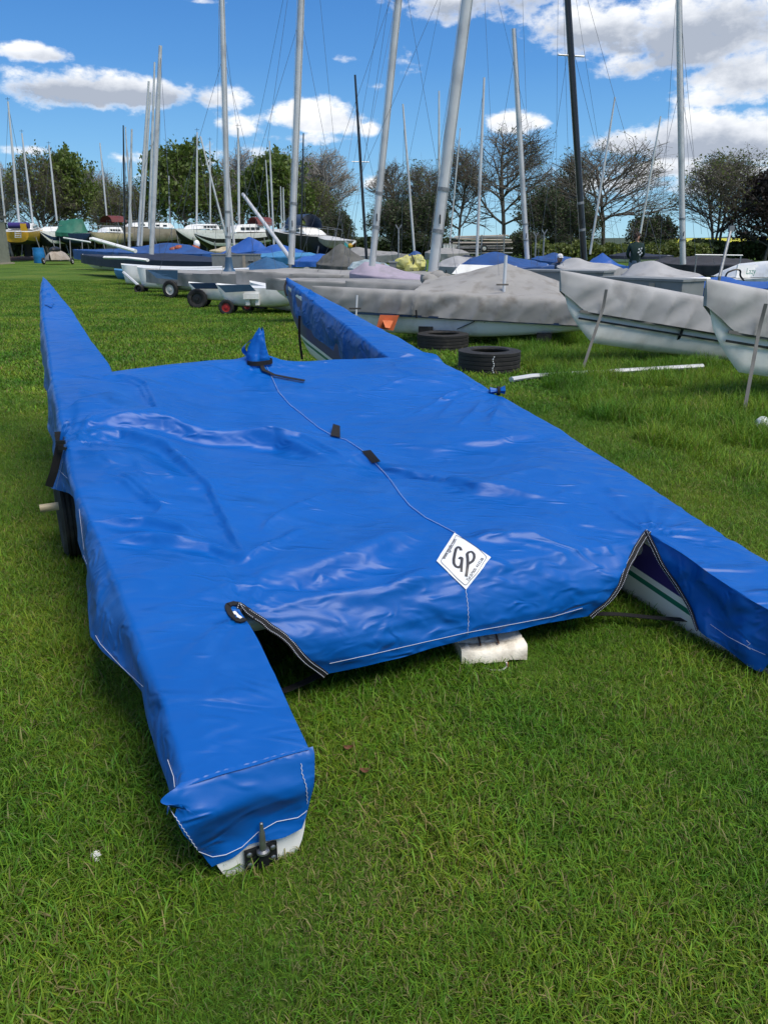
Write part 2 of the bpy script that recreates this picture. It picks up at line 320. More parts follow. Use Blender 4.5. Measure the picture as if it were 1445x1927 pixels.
# ------------------------------------------------------------------ mesh builder
class MB:
    def __init__(s): s.v = []; s.f = []; s.mi = []; s.n = 0
    def add(s, V, F, mi=0):
        V = np.asarray(V, float); s.v.append(V)
        for f in F: s.f.append(tuple(i+s.n for i in f)); s.mi.append(mi)
        s.n += len(V)
    def box(s, c, sx, sy, sz, ax=None, ay=None, az=None, mi=0):
        c = np.array(c, float)
        ax = np.array((1, 0, 0) if ax is None else ax, float); ay = np.array((0, 1, 0) if ay is None else ay, float)
        az = np.cross(ax, ay) if az is None else np.array(az, float)
        V = [c+ax*sx*i/2+ay*sy*j/2+az*sz*k/2 for k in (-1, 1) for j in (-1, 1) for i in (-1, 1)]
        s.add(V, [(0, 2, 3, 1), (4, 5, 7, 6), (0, 1, 5, 4), (2, 6, 7, 3), (0, 4, 6, 2), (1, 3, 7, 5)], mi)
    def tube(s, pts, r, n=8, mi=0, cap=True, flat=1.0):
        pts = [np.array(p, float) for p in pts]
        if isinstance(r, (int, float)): r = [r]*len(pts)
        V = []; F = []
        up = np.array((0, 0, 1.0))
        for i, p in enumerate(pts):
            d = pts[min(i+1, len(pts)-1)]-pts[max(i-1, 0)]; d = d/(np.linalg.norm(d)+1e-9)
            a = np.cross(d, up)
            if np.linalg.norm(a) < .05: a = np.cross(d, (1, 0, 0))
            a /= np.linalg.norm(a); b = np.cross(d, a)
            for k in range(n):
                t = 2*math.pi*k/n; V.append(p+a*math.cos(t)*r[i]+b*math.sin(t)*r[i]*flat)
        for i in range(len(pts)-1):
            for k in range(n):
                k2 = (k+1) % n; F.append((i*n+k, i*n+k2, (i+1)*n+k2, (i+1)*n+k))
        if cap: F.append(tuple(range(n))[::-1]); F.append(tuple(range((len(pts)-1)*n, len(pts)*n)))
        s.add(V, F, mi)
    def grid(s, G, mi=0, closed=False, mifun=None):
        G = np.asarray(G, float); a, b = G.shape[:2]; F = []; mm = []
        base = s.n
        s.v.append(G.reshape(-1, 3)); s.n += a*b
        for i in range(a-1):
            for j in range(b if closed else b-1):
                j2 = (j+1) % b
                s.f.append((base+i*b+j, base+i*b+j2, base+(i+1)*b+j2, base+(i+1)*b+j)); s.mi.append(mi if mifun is None else mifun(i, j))
    def ribbon(s, pts, nrm, w, th=.002, mi=0):
        """flat band along pts, nrm = list of surface normals"""
        pts = [np.array(p, float) for p in pts]; G = []
        for i, p in enumerate(pts):
            d = pts[min(i+1, len(pts)-1)]-pts[max(i-1, 0)]; d /= np.linalg.norm(d)+1e-9
            n = np.array(nrm[i], float); sd = np.cross(d, n); sd /= np.linalg.norm(sd)+1e-9; n = np.cross(sd, d)
            G.append([p-sd*w/2, p-sd*w/2+n*th, p+sd*w/2+n*th, p+sd*w/2])
        s.grid(G, mi, closed=True)
    def lathe(s, c, prof, axis=(0, 0, 1), n=24, mi=0):
        """prof: list of (r, h) along axis"""
        c = np.array(c, float); ax = np.array(axis, float); ax /= np.linalg.norm(ax)
        a = np.cross(ax, (0, 1, 0) if abs(ax[1]) < .9 else (1, 0, 0)); a /= np.linalg.norm(a); b = np.cross(ax, a)
        G = [[c+ax*h+(a*math.cos(2*math.pi*k/n)+b*math.sin(2*math.pi*k/n))*r for k in range(n)] for r, h in prof]
        s.grid(G, mi, closed=True)
    def build(s, name, mats, parent=None, smooth=True, origin=None, auto=None):
        V = np.concatenate(s.v) if s.v else np.zeros((0, 3))
        if origin is None:
            origin = np.array(ORG.get(parent.name, (0, 0, 0))) if parent else np.zeros(3)
        me = bpy.data.meshes.new(name); me.from_pydata((V-origin).tolist(), [], s.f)
        for mt in (mats if isinstance(mats, (list, tuple)) else [mats]): me.materials.append(M[mt] if isinstance(mt, str) else mt)
        if any(s.mi): me.polygons.foreach_set('material_index', s.mi)
        me.update()
        if smooth:
            me.polygons.foreach_set('use_smooth', [True]*len(me.polygons))
            try: me.set_sharp_from_angle(angle=R(42 if auto is None else auto))
            except Exception: pass
        o = bpy.data.objects.new(name, me); COL.objects.link(o)
        if parent: o.parent = parent; ORG[o.name] = tuple(origin)
        else: o.location = origin; ORG[o.name] = tuple(origin)
        return o
ORG = {}
def tag(o, label, cat, group=None):
    o['label'] = label; o['category'] = cat
    if group: o['group'] = group
    return o
def thing(name, label, cat, loc, group=None):
    o = bpy.data.objects.new(name, None); COL.objects.link(o); o.location = loc; o.empty_display_size = .1
    ORG[o.name] = tuple(loc); tag(o, label, cat, group); return o
def struct(o, kind='structure'): o['kind'] = kind; return o

def ellipsoid(mb, c, rx, ry, rz, n=10, m=7, ax=None, ay=None, az=None, mi=0, jit=0):
    c = np.array(c, float); ax = np.array((1, 0, 0) if ax is None else ax, float); ay = np.array((0, 1, 0) if ay is None else ay, float); az = np.cross(ax, ay)
    G = []
    for i in range(m+1):
        t = math.pi*i/m; row = []
        for k in range(n):
            a = 2*math.pi*k/n; j = 1+(random.random()-.5)*jit
            row.append(c+ax*rx*math.sin(t)*math.cos(a)*j+ay*ry*math.sin(t)*math.sin(a)*j+az*rz*math.cos(t)*j)
        G.append(row)
    mb.grid(G, mi, closed=True)

# ------------------------------------------------------------------ ground, field, far land
def big_ground():
    xs = np.concatenate([-np.geomspace(2500, 12, 40), np.linspace(-11, 11, 60), np.geomspace(12, 2500, 40)])
    ys = np.concatenate([[-300, -80, -20, -5], np.linspace(-1, 24, 90), np.geomspace(25, 3000, 60)])
    Xg, Yg = np.meshgrid(xs, ys)
    Zg = vnoise(Xg*.9, Yg*.9, 3.3)*.008*np.exp(-(Xg**2+Yg**2)/900)
    mb = MB(); mb.grid(np.stack([Xg, Yg, Zg], -1)); o = mb.build('ground', 'grass_ground'); struct(o); return o
big_ground()
mb = MB()
p0 = at(960, 462, 150); p1 = at(1520, 462, 150)
mb.grid([[(45, 150, .3), (110, 150, .3)], [(45, 150, 1.55), (110, 150, 1.45)], [(130, 420, 4.2), (290, 420, 4.0)], [(160, 520, 4.4), (380, 520, 4.2)], [(160, 530, .0), (380, 530, .0)]])
struct(mb.build('rapeseed_field', 'rape', smooth=False))
mb = MB(); xs = np.linspace(-1500, 1500, 160)
for Yh, hh, nm in ((900, 5, 1),):
    top = 1.5+2+vnoise(xs*.006, xs*0, 2)*2.5+hh*.3+vnoise(xs*.05, xs*0, 5)*1.3
    mb.grid(np.stack([np.stack([xs, xs*0+Yh, xs*0-.5], -1), np.stack([xs, xs*0+Yh+20, top+2], -1), np.stack([xs, xs*0+Yh+300, top+3], -1), np.stack([xs, xs*0+Yh+310, top*0-1], -1)]))
struct(mb.build('hills', 'far_land'))
mb = MB(); c = ground(28, 488); pts = []
G = []
for i in range(9):
    row = []
    for k in range(28):
        a = 2*math.pi*k/28; rr = i/8*(1+.25*math.sin(3*a+1)+.1*math.sin(7*a))
        row.append((c[0]+rr*2.6*math.cos(a), c[1]+rr*13*math.sin(a), .03+.22*(1-(i/8)**2)+random.random()*.04*(i < 8)-.03*(i == 8)))
    G.append(row)
mb.grid(G, closed=True); o = mb.build('mulch_patch', 'mulch'); tag(o, 'brown patch of wood mulch on the grass beside the green shed', 'mulch'); o['kind'] = 'stuff'

# ------------------------------------------------------------------ catamaran: frame, cover and hulls
class Frame:
    def __init__(s, o, yaw, z0, pt, rl): s.o = np.array([o[0], o[1], 0.0]); s.U = np.array([math.cos(yaw), math.sin(yaw), 0]); s.V = np.array([-math.sin(yaw), math.cos(yaw), 0]); s.z0 = z0; s.pt = pt; s.rl = rl
    def P(s, u, v, dz):
        u, v, dz = np.broadcast_arrays(np.asarray(u, float), np.asarray(v, float), np.asarray(dz, float))
        z = s.z0+s.pt*v+s.rl*u+dz
        return s.o+u[..., None]*s.U+v[..., None]*s.V+z[..., None]*np.array([0, 0, 1.0])
    def deck(s, px, py, dz=0):
        r = ray(px, py); C = np.array([0, 0, CH])-s.o
        # z of ray = CH + t r2
        A = r[2]-s.pt*(r@s.V)-s.rl*(r@s.U); B = s.z0+dz-CH+s.pt*(C@s.V)+s.rl*(C@s.U)
        t = B/A; p = t*r+C; return p@s.U, p@s.V
MAIN = Frame((-.3467, 1.5427), .4521, CH-1.1955, .1668, -.0193)
def pv3(px, py, v):
    r = ray(px, py); C = np.array([0, 0, CH])-MAIN.o; t = (v-C@MAIN.V)/(r@MAIN.V); return t*r+np.array([0, 0, CH])
VB = .585
def _fb(px, py):
    p = pv3(px, py, VB); u_ = (p-MAIN.o)@MAIN.U; return float(u_), float(p[2]-(MAIN.z0+MAIN.pt*VB+MAIN.rl*u_))
FB = [_fb(612, 1270), _fb(880, 1195), _fb(1108, 1158)]      # lower corners and middle of the rear flap
W = 2.1; LB = 5.6; VR = .66; VF = 3.1
def itp(x, tab): return np.interp(x, [a for a, b in tab], [b for a, b in tab])
OUT_U = [(-.05, .175), (.05, .14), (.3, .135), (.7, .15), (1.0, .165), (1.3, .18), (1.7, .20), (2.2, .18), (3.0, .17), (3.7, .135), (4.5, .10), (5.2, .05), (5.5, .022), (5.6, .006)]
INN_U = [(-.05, .175), (.3, .19), (3.2, .17), (3.7, .135), (4.5, .10), (5.2, .05), (5.5, .022), (5.6, .006)]
OUT_D = [(-.05, .05), (.1, .11), (.5, .12), (.95, .21), (1.4, .19), (1.75, .165), (2.0, .19), (2.2, .25), (2.55, .26), (3.2, .26), (4.5, .27), (5.2, .25), (5.45, .22), (5.6, .12)]
OUT_B = [(-.05, .19), (.1, .15), (.5, .145), (.95, .235), (1.4, .20), (1.9, .19), (2.2, .25), (2.6, .22), (3.2, .19), (4.5, .12), (5.2, .07), (5.6, .02)]
INN_D = [(3.1, .26), (4.5, .275), (5.2, .26), (5.45, .22), (5.6, .12)]

def resample(poly, n, sm=2):
    poly = np.array(poly, float); d = np.r_[0, np.cumsum(np.linalg.norm(np.diff(poly, axis=0), axis=1))]
    t = np.linspace(0, d[-1], n); q = np.stack([np.interp(t, d, poly[:, k]) for k in range(poly.shape[1])], -1)
    for _ in range(sm): q[1:-1] = (q[:-2]+2*q[1:-1]+q[2:])/4
    return q
def tramp_z(u, v):
    """cloth height over the trampoline relative to the deck plane"""
    a = np.clip((u-.17)/(W-.34), 0, 1); b = np.clip((v-VR)/(VF-VR), 0, 1)
    z = -.05*np.sin(np.pi*a)**.7*np.sin(np.pi*np.clip(b*1.0, 0, 1))**.7
    z = z+.012*np.exp(-((v-VF+.04)/.10)**2)*np.sin(np.pi*a)**.3
    z = z-.030*np.clip((.82-v)/.16, 0, 1)**2
    z = z+.05*np.exp(-((u-1.04)/.10)**2-((v-3.12)/.09)**2)         # mast step
    return z
def main_cover_mesh():
    bm = bmesh.new(); step = .0095
    def addgrid(G, flip=False):
        G = np.asarray(G); a, b = G.shape[:2]
        vs = [[bm.verts.new(G[i, j]) for j in range(b)] for i in range(a)]
        for i in range(a-1):
            for j in range(b-1):
                q = (vs[i][j], vs[i][j+1], vs[i+1][j+1], vs[i+1][j])
                bm.faces.new(q if flip else q[::-1])
    # strips (local coords u, v, dz), one per hull: outer skirt + deck
    NV1 = np.unique(np.r_[np.arange(0, VR, step), VR]); NV2 = np.unique(np.r_[np.arange(VR, VF, step), VF]); NV3 = np.unique(np.r_[np.arange(VF, LB, step*1.3), LB])
    vall = np.unique(np.r_[NV1, NV2, NV3])
    def section_outer(v):
        uo = itp(v, OUT_U); d = itp(v, OUT_D); ub = itp(v, OUT_B); ui = itp(v, INN_U)
        wob = .007*math.sin(v*9)+.004*math.sin(v*17+1)
        return [(-ub-wob, v, -d), (-(uo*.45+ub*.55)-.5*wob, v, -d*.55), (-uo-.004, v, -.03), (-uo+.012, v, -.003), (-uo*.3, v, .006), (ui*.5, v, .006), (ui, v, 0.0)]
    for side in (0, 1):
        G = []
        for v in vall:
            q = resample(section_outer(v), 58, 2)
            if side: q[:, 0] = W-q[:, 0]
            G.append(q)
        addgrid(G, flip=bool(side))
        # inner skirts, bow arms
        G = []
        for v in NV3:
            ui = itp(v, INN_U); d = itp(v, INN_D)*min(1, (v-VF)/.10+.15); wob = .008*math.sin(v*19+side*2)
            q = resample([(ui, v, 0), (ui+.012, v, -.03), (ui+.012+wob, v, -d*.5), (ui+.004+wob, v, -d)], 16, 1)
            if side: q[:, 0] = W-q[:, 0]
            G.append(q)
        addgrid(G, flip=bool(side))
        # inner skirts, stern arms (cut diagonally at the slit)
        G = []
        for t in np.linspace(0, 1, 48):
            q = []
            for k in np.linspace(0, 1, 16):
                v = t*(VR-.34*k); ui = itp(v, INN_U)
                q.append((ui-.004+(.012*min(1, k*4)+.012*k*math.sin(t*9))*min(1, t*4), v+.012, -.235*k*(min(1, .55+t*4))))
            q = np.array(q)
            if side: q[:, 0] = W-q[:, 0]
            G.append(q)
        addgrid(G, flip=bool(side))
        # stern end flap over the transom
        G = []
        for t in np.linspace(0, 1, 34):
            u = -.18+.36*t
            # bottom edge of the flap
            zb = np.interp(t, [0, .06, .27, .42, .55, .8, .96, 1], [-.06, -.12, -.262, -.245, -.218, -.222, -.21, -.15])
            ut = -.14+.33*t
            sec = resample(section_outer(0.0), 44, 2); ztop0 = np.interp(ut, sec[14:, 0], sec[14:, 2])
            ub = np.interp(t, [0, .27, 1], [-.165, -.088, .165])
            q = []
            for k in np.linspace(0, 1, 24):
                uu = ut*(1-k)+ub*k
                uu -= .045*math.sin(math.pi*min(1, k*2.2))*(1-t)**6*(k < .45)
                q.append((uu, (.008 if k == 0 else 0)-.026*math.sin(min(1, k*2.2)*math.pi/2)*(1-.3*k), zb*k + ztop0*(1-k)+.001*(1-k)))
            q = np.array(q)
            if side: q[:, 0] = W-q[:, 0]
            G.append(q)
        addgrid(G, flip=not bool(side))
        # bow tip cap
    # trampoline sheet
    us = np.linspace(0, 1, 190)
    G = []
    for v in NV2:
        ul = itp(v, INN_U); u = ul+(W-2*ul)*us; G.append(np.stack([u, u*0+v, tramp_z(u, v)*np.sin(np.pi*np.clip(us, 0, 1))**.25], -1))
    addgrid(G)
    # front edge: cloth rolls down over the front beam
    G = []
    for k in np.linspace(0, 1, 12):
        ul = itp(VF, INN_U); u = ul+(W-2*ul)*us; top = tramp_z(u, VF)*np.sin(np.pi*us)**.25
        G.append(np.stack([u, u*0+VF+.05*math.sin(k*math.pi/2), top-.16*k**1.5], -1))
    addgrid(G)
    # rear flap
    G = []
    ul = itp(VR, INN_U); ur = ul+(W-2*ul)*us; ztop = tramp_z(ur, VR)*np.sin(np.pi*us)**.25
    for k in np.linspace(0, 1, 34):
        ub = FB[0][0]+(FB[2][0]-FB[0][0])*us; zb = np.interp(us, [0, .5, 1], [q_[1] for q_ in FB])-.0015*np.sin(us*31)
        vb = VB-.02*np.sin(us*np.pi)+.003*np.sin(us*17)
        bel = math.sin(k*math.pi)*(.016+.012*np.sin(us*7+1)+.006*np.sin(us*15))
        kk = k
        G.append(np.stack([ur*(1-kk)+ub*kk, VR*(1-kk)+vb*kk-bel, ztop*(1-kk)+zb*kk+.018*math.sin(k*math.pi)], -1))
    addgrid(G, flip=True)
    bmesh.ops.remove_doubles(bm, verts=bm.verts, dist=.0028)
    bmesh.ops.recalc_face_normals(bm, faces=bm.faces)
    me = bpy.data.meshes.new('sheet'); bm.to_mesh(me); bm.free()
    return me

def crease_lines():
    """folds seen in the cloth: (points in deck px, height, width, step) -> deck coordinates"""
    z2 = lambda L_: [(40+x*.4152, 520+y*.4152) for x, y in L_]
    z3 = lambda L_: [(440+x*.4152, 520+y*.4152) for x, y in L_]
    C = []
    def c(pts, h, w, st=0.0, sw=.12): C.append((np.array([MAIN.deck(*p) for p in pts]), h, w, st, sw))
    c(z2([(760, 860), (850, 940), (930, 1110), (1020, 1290)]), .012, .016, .006)
    c(z2([(1020, 1290), (860, 1220), (600, 1185), (370, 1190)]), .010, .025, -.012, .07)
    c(z2([(430, 890), (540, 950), (640, 1030), (600, 1070)]), .009, .02, .006)
    c(z2([(360, 900), (470, 930), (640, 1040)]), .008, .016)
    c(z2([(500, 850), (700, 910), (870, 960)]), .006, .02)
    c(z2([(520, 850), (550, 910), (600, 940)]), .005, .012)
    c(z2([(1310, 1120), (1180, 1200), (1040, 1280)]), .009, .018, .004)
    c(z2([(1400, 950), (1220, 1040), (1110, 1110), (1085, 1160)]), .009, .02, .004)
    c(z2([(200, 770), (450, 730), (650, 790), (830, 900)]), .014, .03, .014, .10)
    c(z2([(200, 690), (400, 690), (640, 670), (800, 685), (1150, 690), (1445, 810)]), .012, .03, .022, .16)
    c(z3([(0, 680), (300, 700), (550, 800)]), .006, .02, .008)
    c(z2([(430, 440), (540, 490), (575, 560)]), .006, .014)
    c(z2([(300, 430), (470, 450), (560, 480), (640, 650)]), .010, .04, .010)
    c(z2([(150, 620), (300, 590), (430, 560), (640, 650), (780, 640)]), .014, .04, -.010, .1)
    c(z2([(230, 800), (340, 830), (520, 840)]), .008, .014)
    c(z2([(250, 840), (380, 850), (420, 870)]), .007, .012)
    c(z2([(250, 760), (320, 720), (420, 700)]), .010, .014)
    c(z2([(360, 1090), (560, 1100), (700, 1130), (800, 1170)]), .012, .018, .010, .07)
    c(z2([(560, 1070), (640, 1080), (900, 1075)]), .004, .012)
    c(z3([(1130, 490), (980, 470), (800, 470), (640, 500)]), .008, .02, .004)
    c(z3([(1130, 500), (960, 540), (820, 600), (760, 600)]), .008, .02)
    c(z3([(1130, 560), (1080, 640), (1010, 690)]), .010, .03)
    c(z3([(1130, 520), (1000, 560), (920, 640)]), .006, .02)
    c(z3([(720, 380), (740, 430), (850, 460)]), .006, .02)
    c(z3([(740, 370), (860, 355), (960, 380)]), .010, .03, .0)
    c(z3([(480, 740), (640, 800), (900, 870), (1100, 950), (1445, 1010)]), .008, .025, .010, .12)
    c(z3([(600, 860), (800, 880), (1150, 920), (1445, 870)]), .008, .022, -.006)
    c(z3([(640, 720), (900, 750), (1200, 745), (1445, 725)]), .007, .025, .006)
    c(z3([(480, 590), (760, 600), (850, 570)]), .006, .02)
    c(z3([(1160, 700), (1200, 600), (1130, 640)]), .010, .03)
    c(z3([(0, 1290), (60, 1285), (330, 1120)]), .008, .02, .004)
    c(z3([(80, 1400), (350, 1330), (600, 1250), (870, 1150)]), .012, .04, .014, .12)
    c(z3([(900, 1290), (700, 1370), (430, 1400), (100, 1420)]), .012, .03, .010)
    c(z3([(1080, 1190), (1250, 1180), (1445, 1190)]), .008, .03, .008)
    return C
def displace_main(me):
    n = len(me.vertices); co = np.empty(n*3); me.vertices.foreach_get('co', co); co = co.reshape(-1, 3)
    no = np.empty(n*3); me.vertex_normals.foreach_get('vector', no); no = no.reshape(-1, 3)
    u, v, dz = co.T
    top = np.clip((dz+.09)/.07, 0, 1)
    mid = top*np.clip((u+.25)/.2, 0, 1)*np.clip((v-.35)/.3, 0, 1)*np.clip((3.3-v)/.25, 0, 1)
    H = np.zeros(n)
    for P, h, w, st, sw in crease_lines():
        best = np.full(n, 9.0); sgn = np.zeros(n); tt = np.zeros(n); L_ = np.r_[0, np.cumsum(np.linalg.norm(np.diff(P, axis=0), axis=1))]
        for i in range(len(P)-1):
            a, b = P[i], P[i+1]; d = b-a; l = np.linalg.norm(d)+1e-9
            t = np.clip(((u-a[0])*d[0]+(v-a[1])*d[1])/l**2, 0, 1)
            qx = u-(a[0]+t*d[0]); qy = v-(a[1]+t*d[1]); ds = np.hypot(qx, qy)
            s = np.sign(d[0]*qy-d[1]*qx)*ds; k = ds < best
            best = np.where(k, ds, best); sgn = np.where(k, s, sgn); tt = np.where(k, (L_[i]+t*l)/L_[-1], tt)
        ww = w*(1+.3*vnoise(tt*6, tt*0+h*900))
        env = np.clip(np.sin(np.pi*np.clip(tt, .02, .98))*1.6, 0, 1)
        H += h*2.0*env*np.exp(-(best/(ww*.8))**1.15)
        if st: H += 1.7*st*env*np.tanh(sgn/(w*.6))*np.exp(-(best/sw)**2)
    H *= np.clip(mid*1.5, 0, 1)
    # tension wrinkles: long, across the boat, fanning from the two side ties
    a = .28; U2 = u*math.cos(a)+v*math.sin(a); V2 = -u*math.sin(a)+v*math.cos(a)
    wx = vnoise(u*1.2, v*1.5, 1)*.35
    r1 = ridged(U2*1.1+wx, V2*4.2+wx*1.5, 2.0, 3); r2 = ridged(u*2.2+4+wx, v*7+wx*3, 5.0, 2)
    mask = .45+.55*np.clip(vnoise(u*1.1, v*1.3, 9)+.4, 0, 1)
    H += mid*(.0115*np.abs(r1)**1.2*np.sign(r1)*mask+.0035*r2*mask)
    H += mid*np.clip((2.2-u)/.35, .2, 1)*(.024*vnoise(u*1.6, v*2.6, 4)+.010*vnoise(u*3.6, v*5.5, 14))
    # fan of short gathers from ties
    for (tu, tv, amp) in ((-.16, 2.12, .010), (W+.16, 2.3, .009), (1.04, 3.1, .006), (.2, .64, .005), (1.93, .64, .006)):
        rr = np.hypot(u-tu, v-tv); th = np.arctan2(v-tv, u-tu)
        H += amp*(1-np.abs(vnoise(th*5.5, rr*1.5, 3))*2.2)*np.exp(-(rr/.38)**2)*np.clip(rr/.05, 0, 1)*np.clip(top+.3, 0, 1)
    # arms: cross pleats over the hull decks and loose skirts
    arm = np.clip((v-3.2)/.3, 0, 1)+np.clip((.5-v)/.2, 0, 1)
    H += arm*(.0035*ridged(u*2.5, v*7, 8, 2)+.006*vnoise(u*5, v*4, 6))*np.clip(itp(v, OUT_U)/.12, .25, 1)
    sk = np.clip((-dz-.03)/.06, 0, 1)
    vv = v+dz*.8
    H += sk*(.011*vnoise(vv*3.5, u*2.0, 12)+.010*ridged(vv*3.2, u*2+dz*3, 15, 2)+.002*vnoise(vv*13, u*7, 3))
    fl = sk*np.clip((u-.25)/.1, 0, 1)*np.clip((W-.25-u)/.1, 0, 1)*np.clip((.72-v)/.05, 0, 1)
    hemk = np.clip((dz+.25)/.06, 0.12, 1)
    H += fl*hemk*(.016*vnoise(u*2.2+dz*3, dz*8, 21)+.010*ridged(u*2.6+dz*6, dz*11, 25, 3)+.002*vnoise(u*22, dz*30, 5))
    zf = np.clip((-v)/.01, 0, 1)*sk
    H += zf*(.006*vnoise(u*9, dz*12, 31)+.006*ridged(u*7+dz*9, dz*10, 33, 2))
    # pinch at the bow ties
    H -= .008*np.exp(-((v-5.15)/.03)**2)*(u < 1)+.008*np.exp(-((v-5.05)/.03)**2)*(u > 1)
    co = co+no*H[:, None]
    Wd = MAIN.P(co[:, 0], co[:, 1], co[:, 2])
    Wd[:, 2] = np.maximum(Wd[:, 2], .012)
    return Wd
me = main_cover_mesh(); me.update(); Wd = displace_main(me)
C0 = tuple(MAIN.P(1.05, 2.4, -.6)*np.array([1, 1, 0]))
cover = thing('boat_cover', 'large glossy bright blue tarpaulin cover stretched over the nearest catamaran', 'boat cover', C0)
me.vertices.foreach_set('co', (Wd-np.array(C0)).ravel()); me.update()
me.polygons.foreach_set('use_smooth', [True]*len(me.polygons)); me.materials.append(M['tarp'])
sheet = bpy.data.objects.new('main_sheet', me); COL.objects.link(sheet); sheet.parent = cover; ORG['main_sheet'] = C0
bm = bmesh.new(); bm.from_mesh(me); BV = BVHTree.FromBMesh(bm); bm.free()
def on(px, py, off=.003):
    """point of the cover seen at a picture position, and its normal"""
    r = ray(px, py); o = np.array([0, 0, CH])-np.array(C0)
    h = BV.ray_cast(Vector(o), Vector(r).normalized())
    if h[0] is None: return None
    n = np.array(h[1]); n = n if n@r < 0 else -n
    return np.array(h[0])+np.array(C0)+n*off, n
def path_on(pts, off=.003, step=6):
    out = []; nn = []
    for a, b in zip(pts[:-1], pts[1:]):
        k = max(1, int(math.hypot(b[0]-a[0], b[1]-a[1])/step))
        for i in range(k):
            h = on(a[0]+(b[0]-a[0])*i/k, a[1]+(b[1]-a[1])*i/k, off)
            if h: out.append(h[0]); nn.append(h[1])
    h = on(*pts[-1], off)
    if h: out.append(h[0]); nn.append(h[1])
    if not out: return [], []
    # drop jumps (points that fell off the cloth)
    k = [0]
    for i in range(1, len(out)):
        if np.linalg.norm(out[i]-out[k[-1]]) < .12: k.append(i)
    return [out[i] for i in k], [nn[i] for i in k]
def stitch(name, pts, w=.003, off=.002, dash=None, zig=0):
    w *= .6; zig *= .8
    P, Nn = path_on(pts, off, 4)
    if len(P) < 3: return
    mb = MB()
    if zig:
        Q = []
        for i in range(len(P)-1):
            d = P[i+1]-P[i]; s_ = np.cross(d, Nn[i]); s_ /= np.linalg.norm(s_)+1e-9
            Q.append(P[i]+s_*zig*(1 if i % 2 else -1))
        P = Q; Nn = Nn[:-1]
    mb.tube(P, w/2, 5); mb.build(name, 'thread', cover)
# centre seam welt, stitched hems
S1 = [(500, 688), (512, 712), (524, 738), (545, 762), (562, 775), (580, 790), (600, 806), (628, 822), (650, 828), (672, 842), (690, 855), (714, 880), (735, 905), (752, 930), (770, 952), (800, 975), (830, 990), (856, 1004)]
P, Nn = path_on(S1, .001, 6); mb = MB(); mb.tube(P, .0036, 6); o = mb.build('centre_seam', 'tarp', cover)
stitch('seam_stitching', [(x+.6, y+.4) for x, y in S1], .0022, .0045)
stitch('seam_stitching', [(876, 1110), (880, 1140), (881, 1170), (879, 1198)], .003, .002, zig=.002)
stitch('hem_stitching', [(620, 1248), (700, 1231), (800, 1208), (880, 1190), (960, 1175), (1040, 1160), (1095, 1144)], .0028)
stitch('hem_stitching', [(181, 1196), (190, 1212), (230, 1255), (270, 1292)], .0028)
stitch('hem_stitching', [(158, 1045), (168, 1070), (180, 1100)], .0028)
stitch('hem_stitching', [(318, 1518), (345, 1560), (374, 1602)], .003, zig=.0015)
stitch('hem_stitching', [(374, 1602), (400, 1612), (425, 1608), (455, 1594), (485, 1566), (520, 1546), (560, 1538), (578, 1525)], .003)
stitch('hem_stitching', [(578, 1512), (576, 1480), (568, 1455), (566, 1432)], .003, zig=.0015)
stitch('hem_stitching', [(317, 1430), (328, 1462), (330, 1482)], .0028)
stitch('hem_stitching', [(1337, 1175), (1370, 1198), (1408, 1218), (1440, 1232)], .0028)
stitch('hem_stitching', [(1405, 1205), (1412, 1212), (1404, 1216), (1412, 1222)], .0028)
stitch('hem_stitching', [(541, 585), (556, 602), (590, 636), (618, 662), (628, 676)], .003)
stitch('hem_stitching', [(112, 885), (128, 900), (140, 915)], .002)
stitch('hem_stitching', [(119, 868), (112, 895), (106, 920)], .002, zig=.001)
stitch('hem_stitching', [(150, 958), (156, 1010), (160, 1042)], .002)

# black binding round the two slits
def sheet_edge(f, n=26):
    return [f(t) for t in np.linspace(0, 1, n)]
def nearest_edge_binding(pts3, w, name='edge_binding', both=True):
    mb = MB(); Nn = []
    P = []
    for p in pts3:
        h = BV.find_nearest(Vector(p-np.array(C0)))
        q = np.array(h[0])+np.array(C0); n = np.array(h[1]); vdir = q-np.array([0, 0, CH]); n = n if n@vdir < 0 else -n
        P.append(q+n*.004); Nn.append(n)
    for _ in range(2):
        P = [P[0]]+[(P[i-1]+2*P[i]+P[i+1])/4 for i in range(1, len(P)-1)]+[P[-1]]
        Nn = [Nn[0]]+[(Nn[i-1]+2*Nn[i]+Nn[i+1])/4 for i in range(1, len(Nn)-1)]+[Nn[-1]]
    mb.ribbon(P, Nn, w, .004); o = mb.build(name, 'webbing', cover)
    for s_ in (-.32, .32):
        mb = MB(); Q = []
        for i in range(len(P)):
            d = P[min(i+1, len(P)-1)]-P[max(i-1, 0)]; sd_ = np.cross(d, Nn[i]); sd_ /= np.linalg.norm(sd_)+1e-9; Q.append(P[i]+sd_*w*s_+Nn[i]*.005)
        # dashes
        Q = resample(Q, max(8, int(len(P)*5)), 0)
        for i in range(0, len(Q)-1, 2): mb.tube([Q[i], Q[i+1]], .0011, 4)
        mb.build('binding_stitching', 'thread', o)
    return o
flapL = lambda t: MAIN.P(.19*(1-t)+FB[0][0]*t, .66*(1-t)+VB*t, FB[0][1]*t)
flapR = lambda t: MAIN.P(1.92*(1-t)+FB[2][0]*t, .66*(1-t)+VB*t, FB[2][1]*t)
nearest_edge_binding(sheet_edge(flapL), .024)
nearest_edge_binding(sheet_edge(flapR), .026)
armR = lambda t: MAIN.P(W-.19-.008*t, VR-.34*t, -.235*t)
nearest_edge_binding(sheet_edge(armR), .022)
armL = lambda t: MAIN.P(.19+.01*t, VR-.34*t, -.235*t)
nearest_edge_binding(sheet_edge(armL), .020)
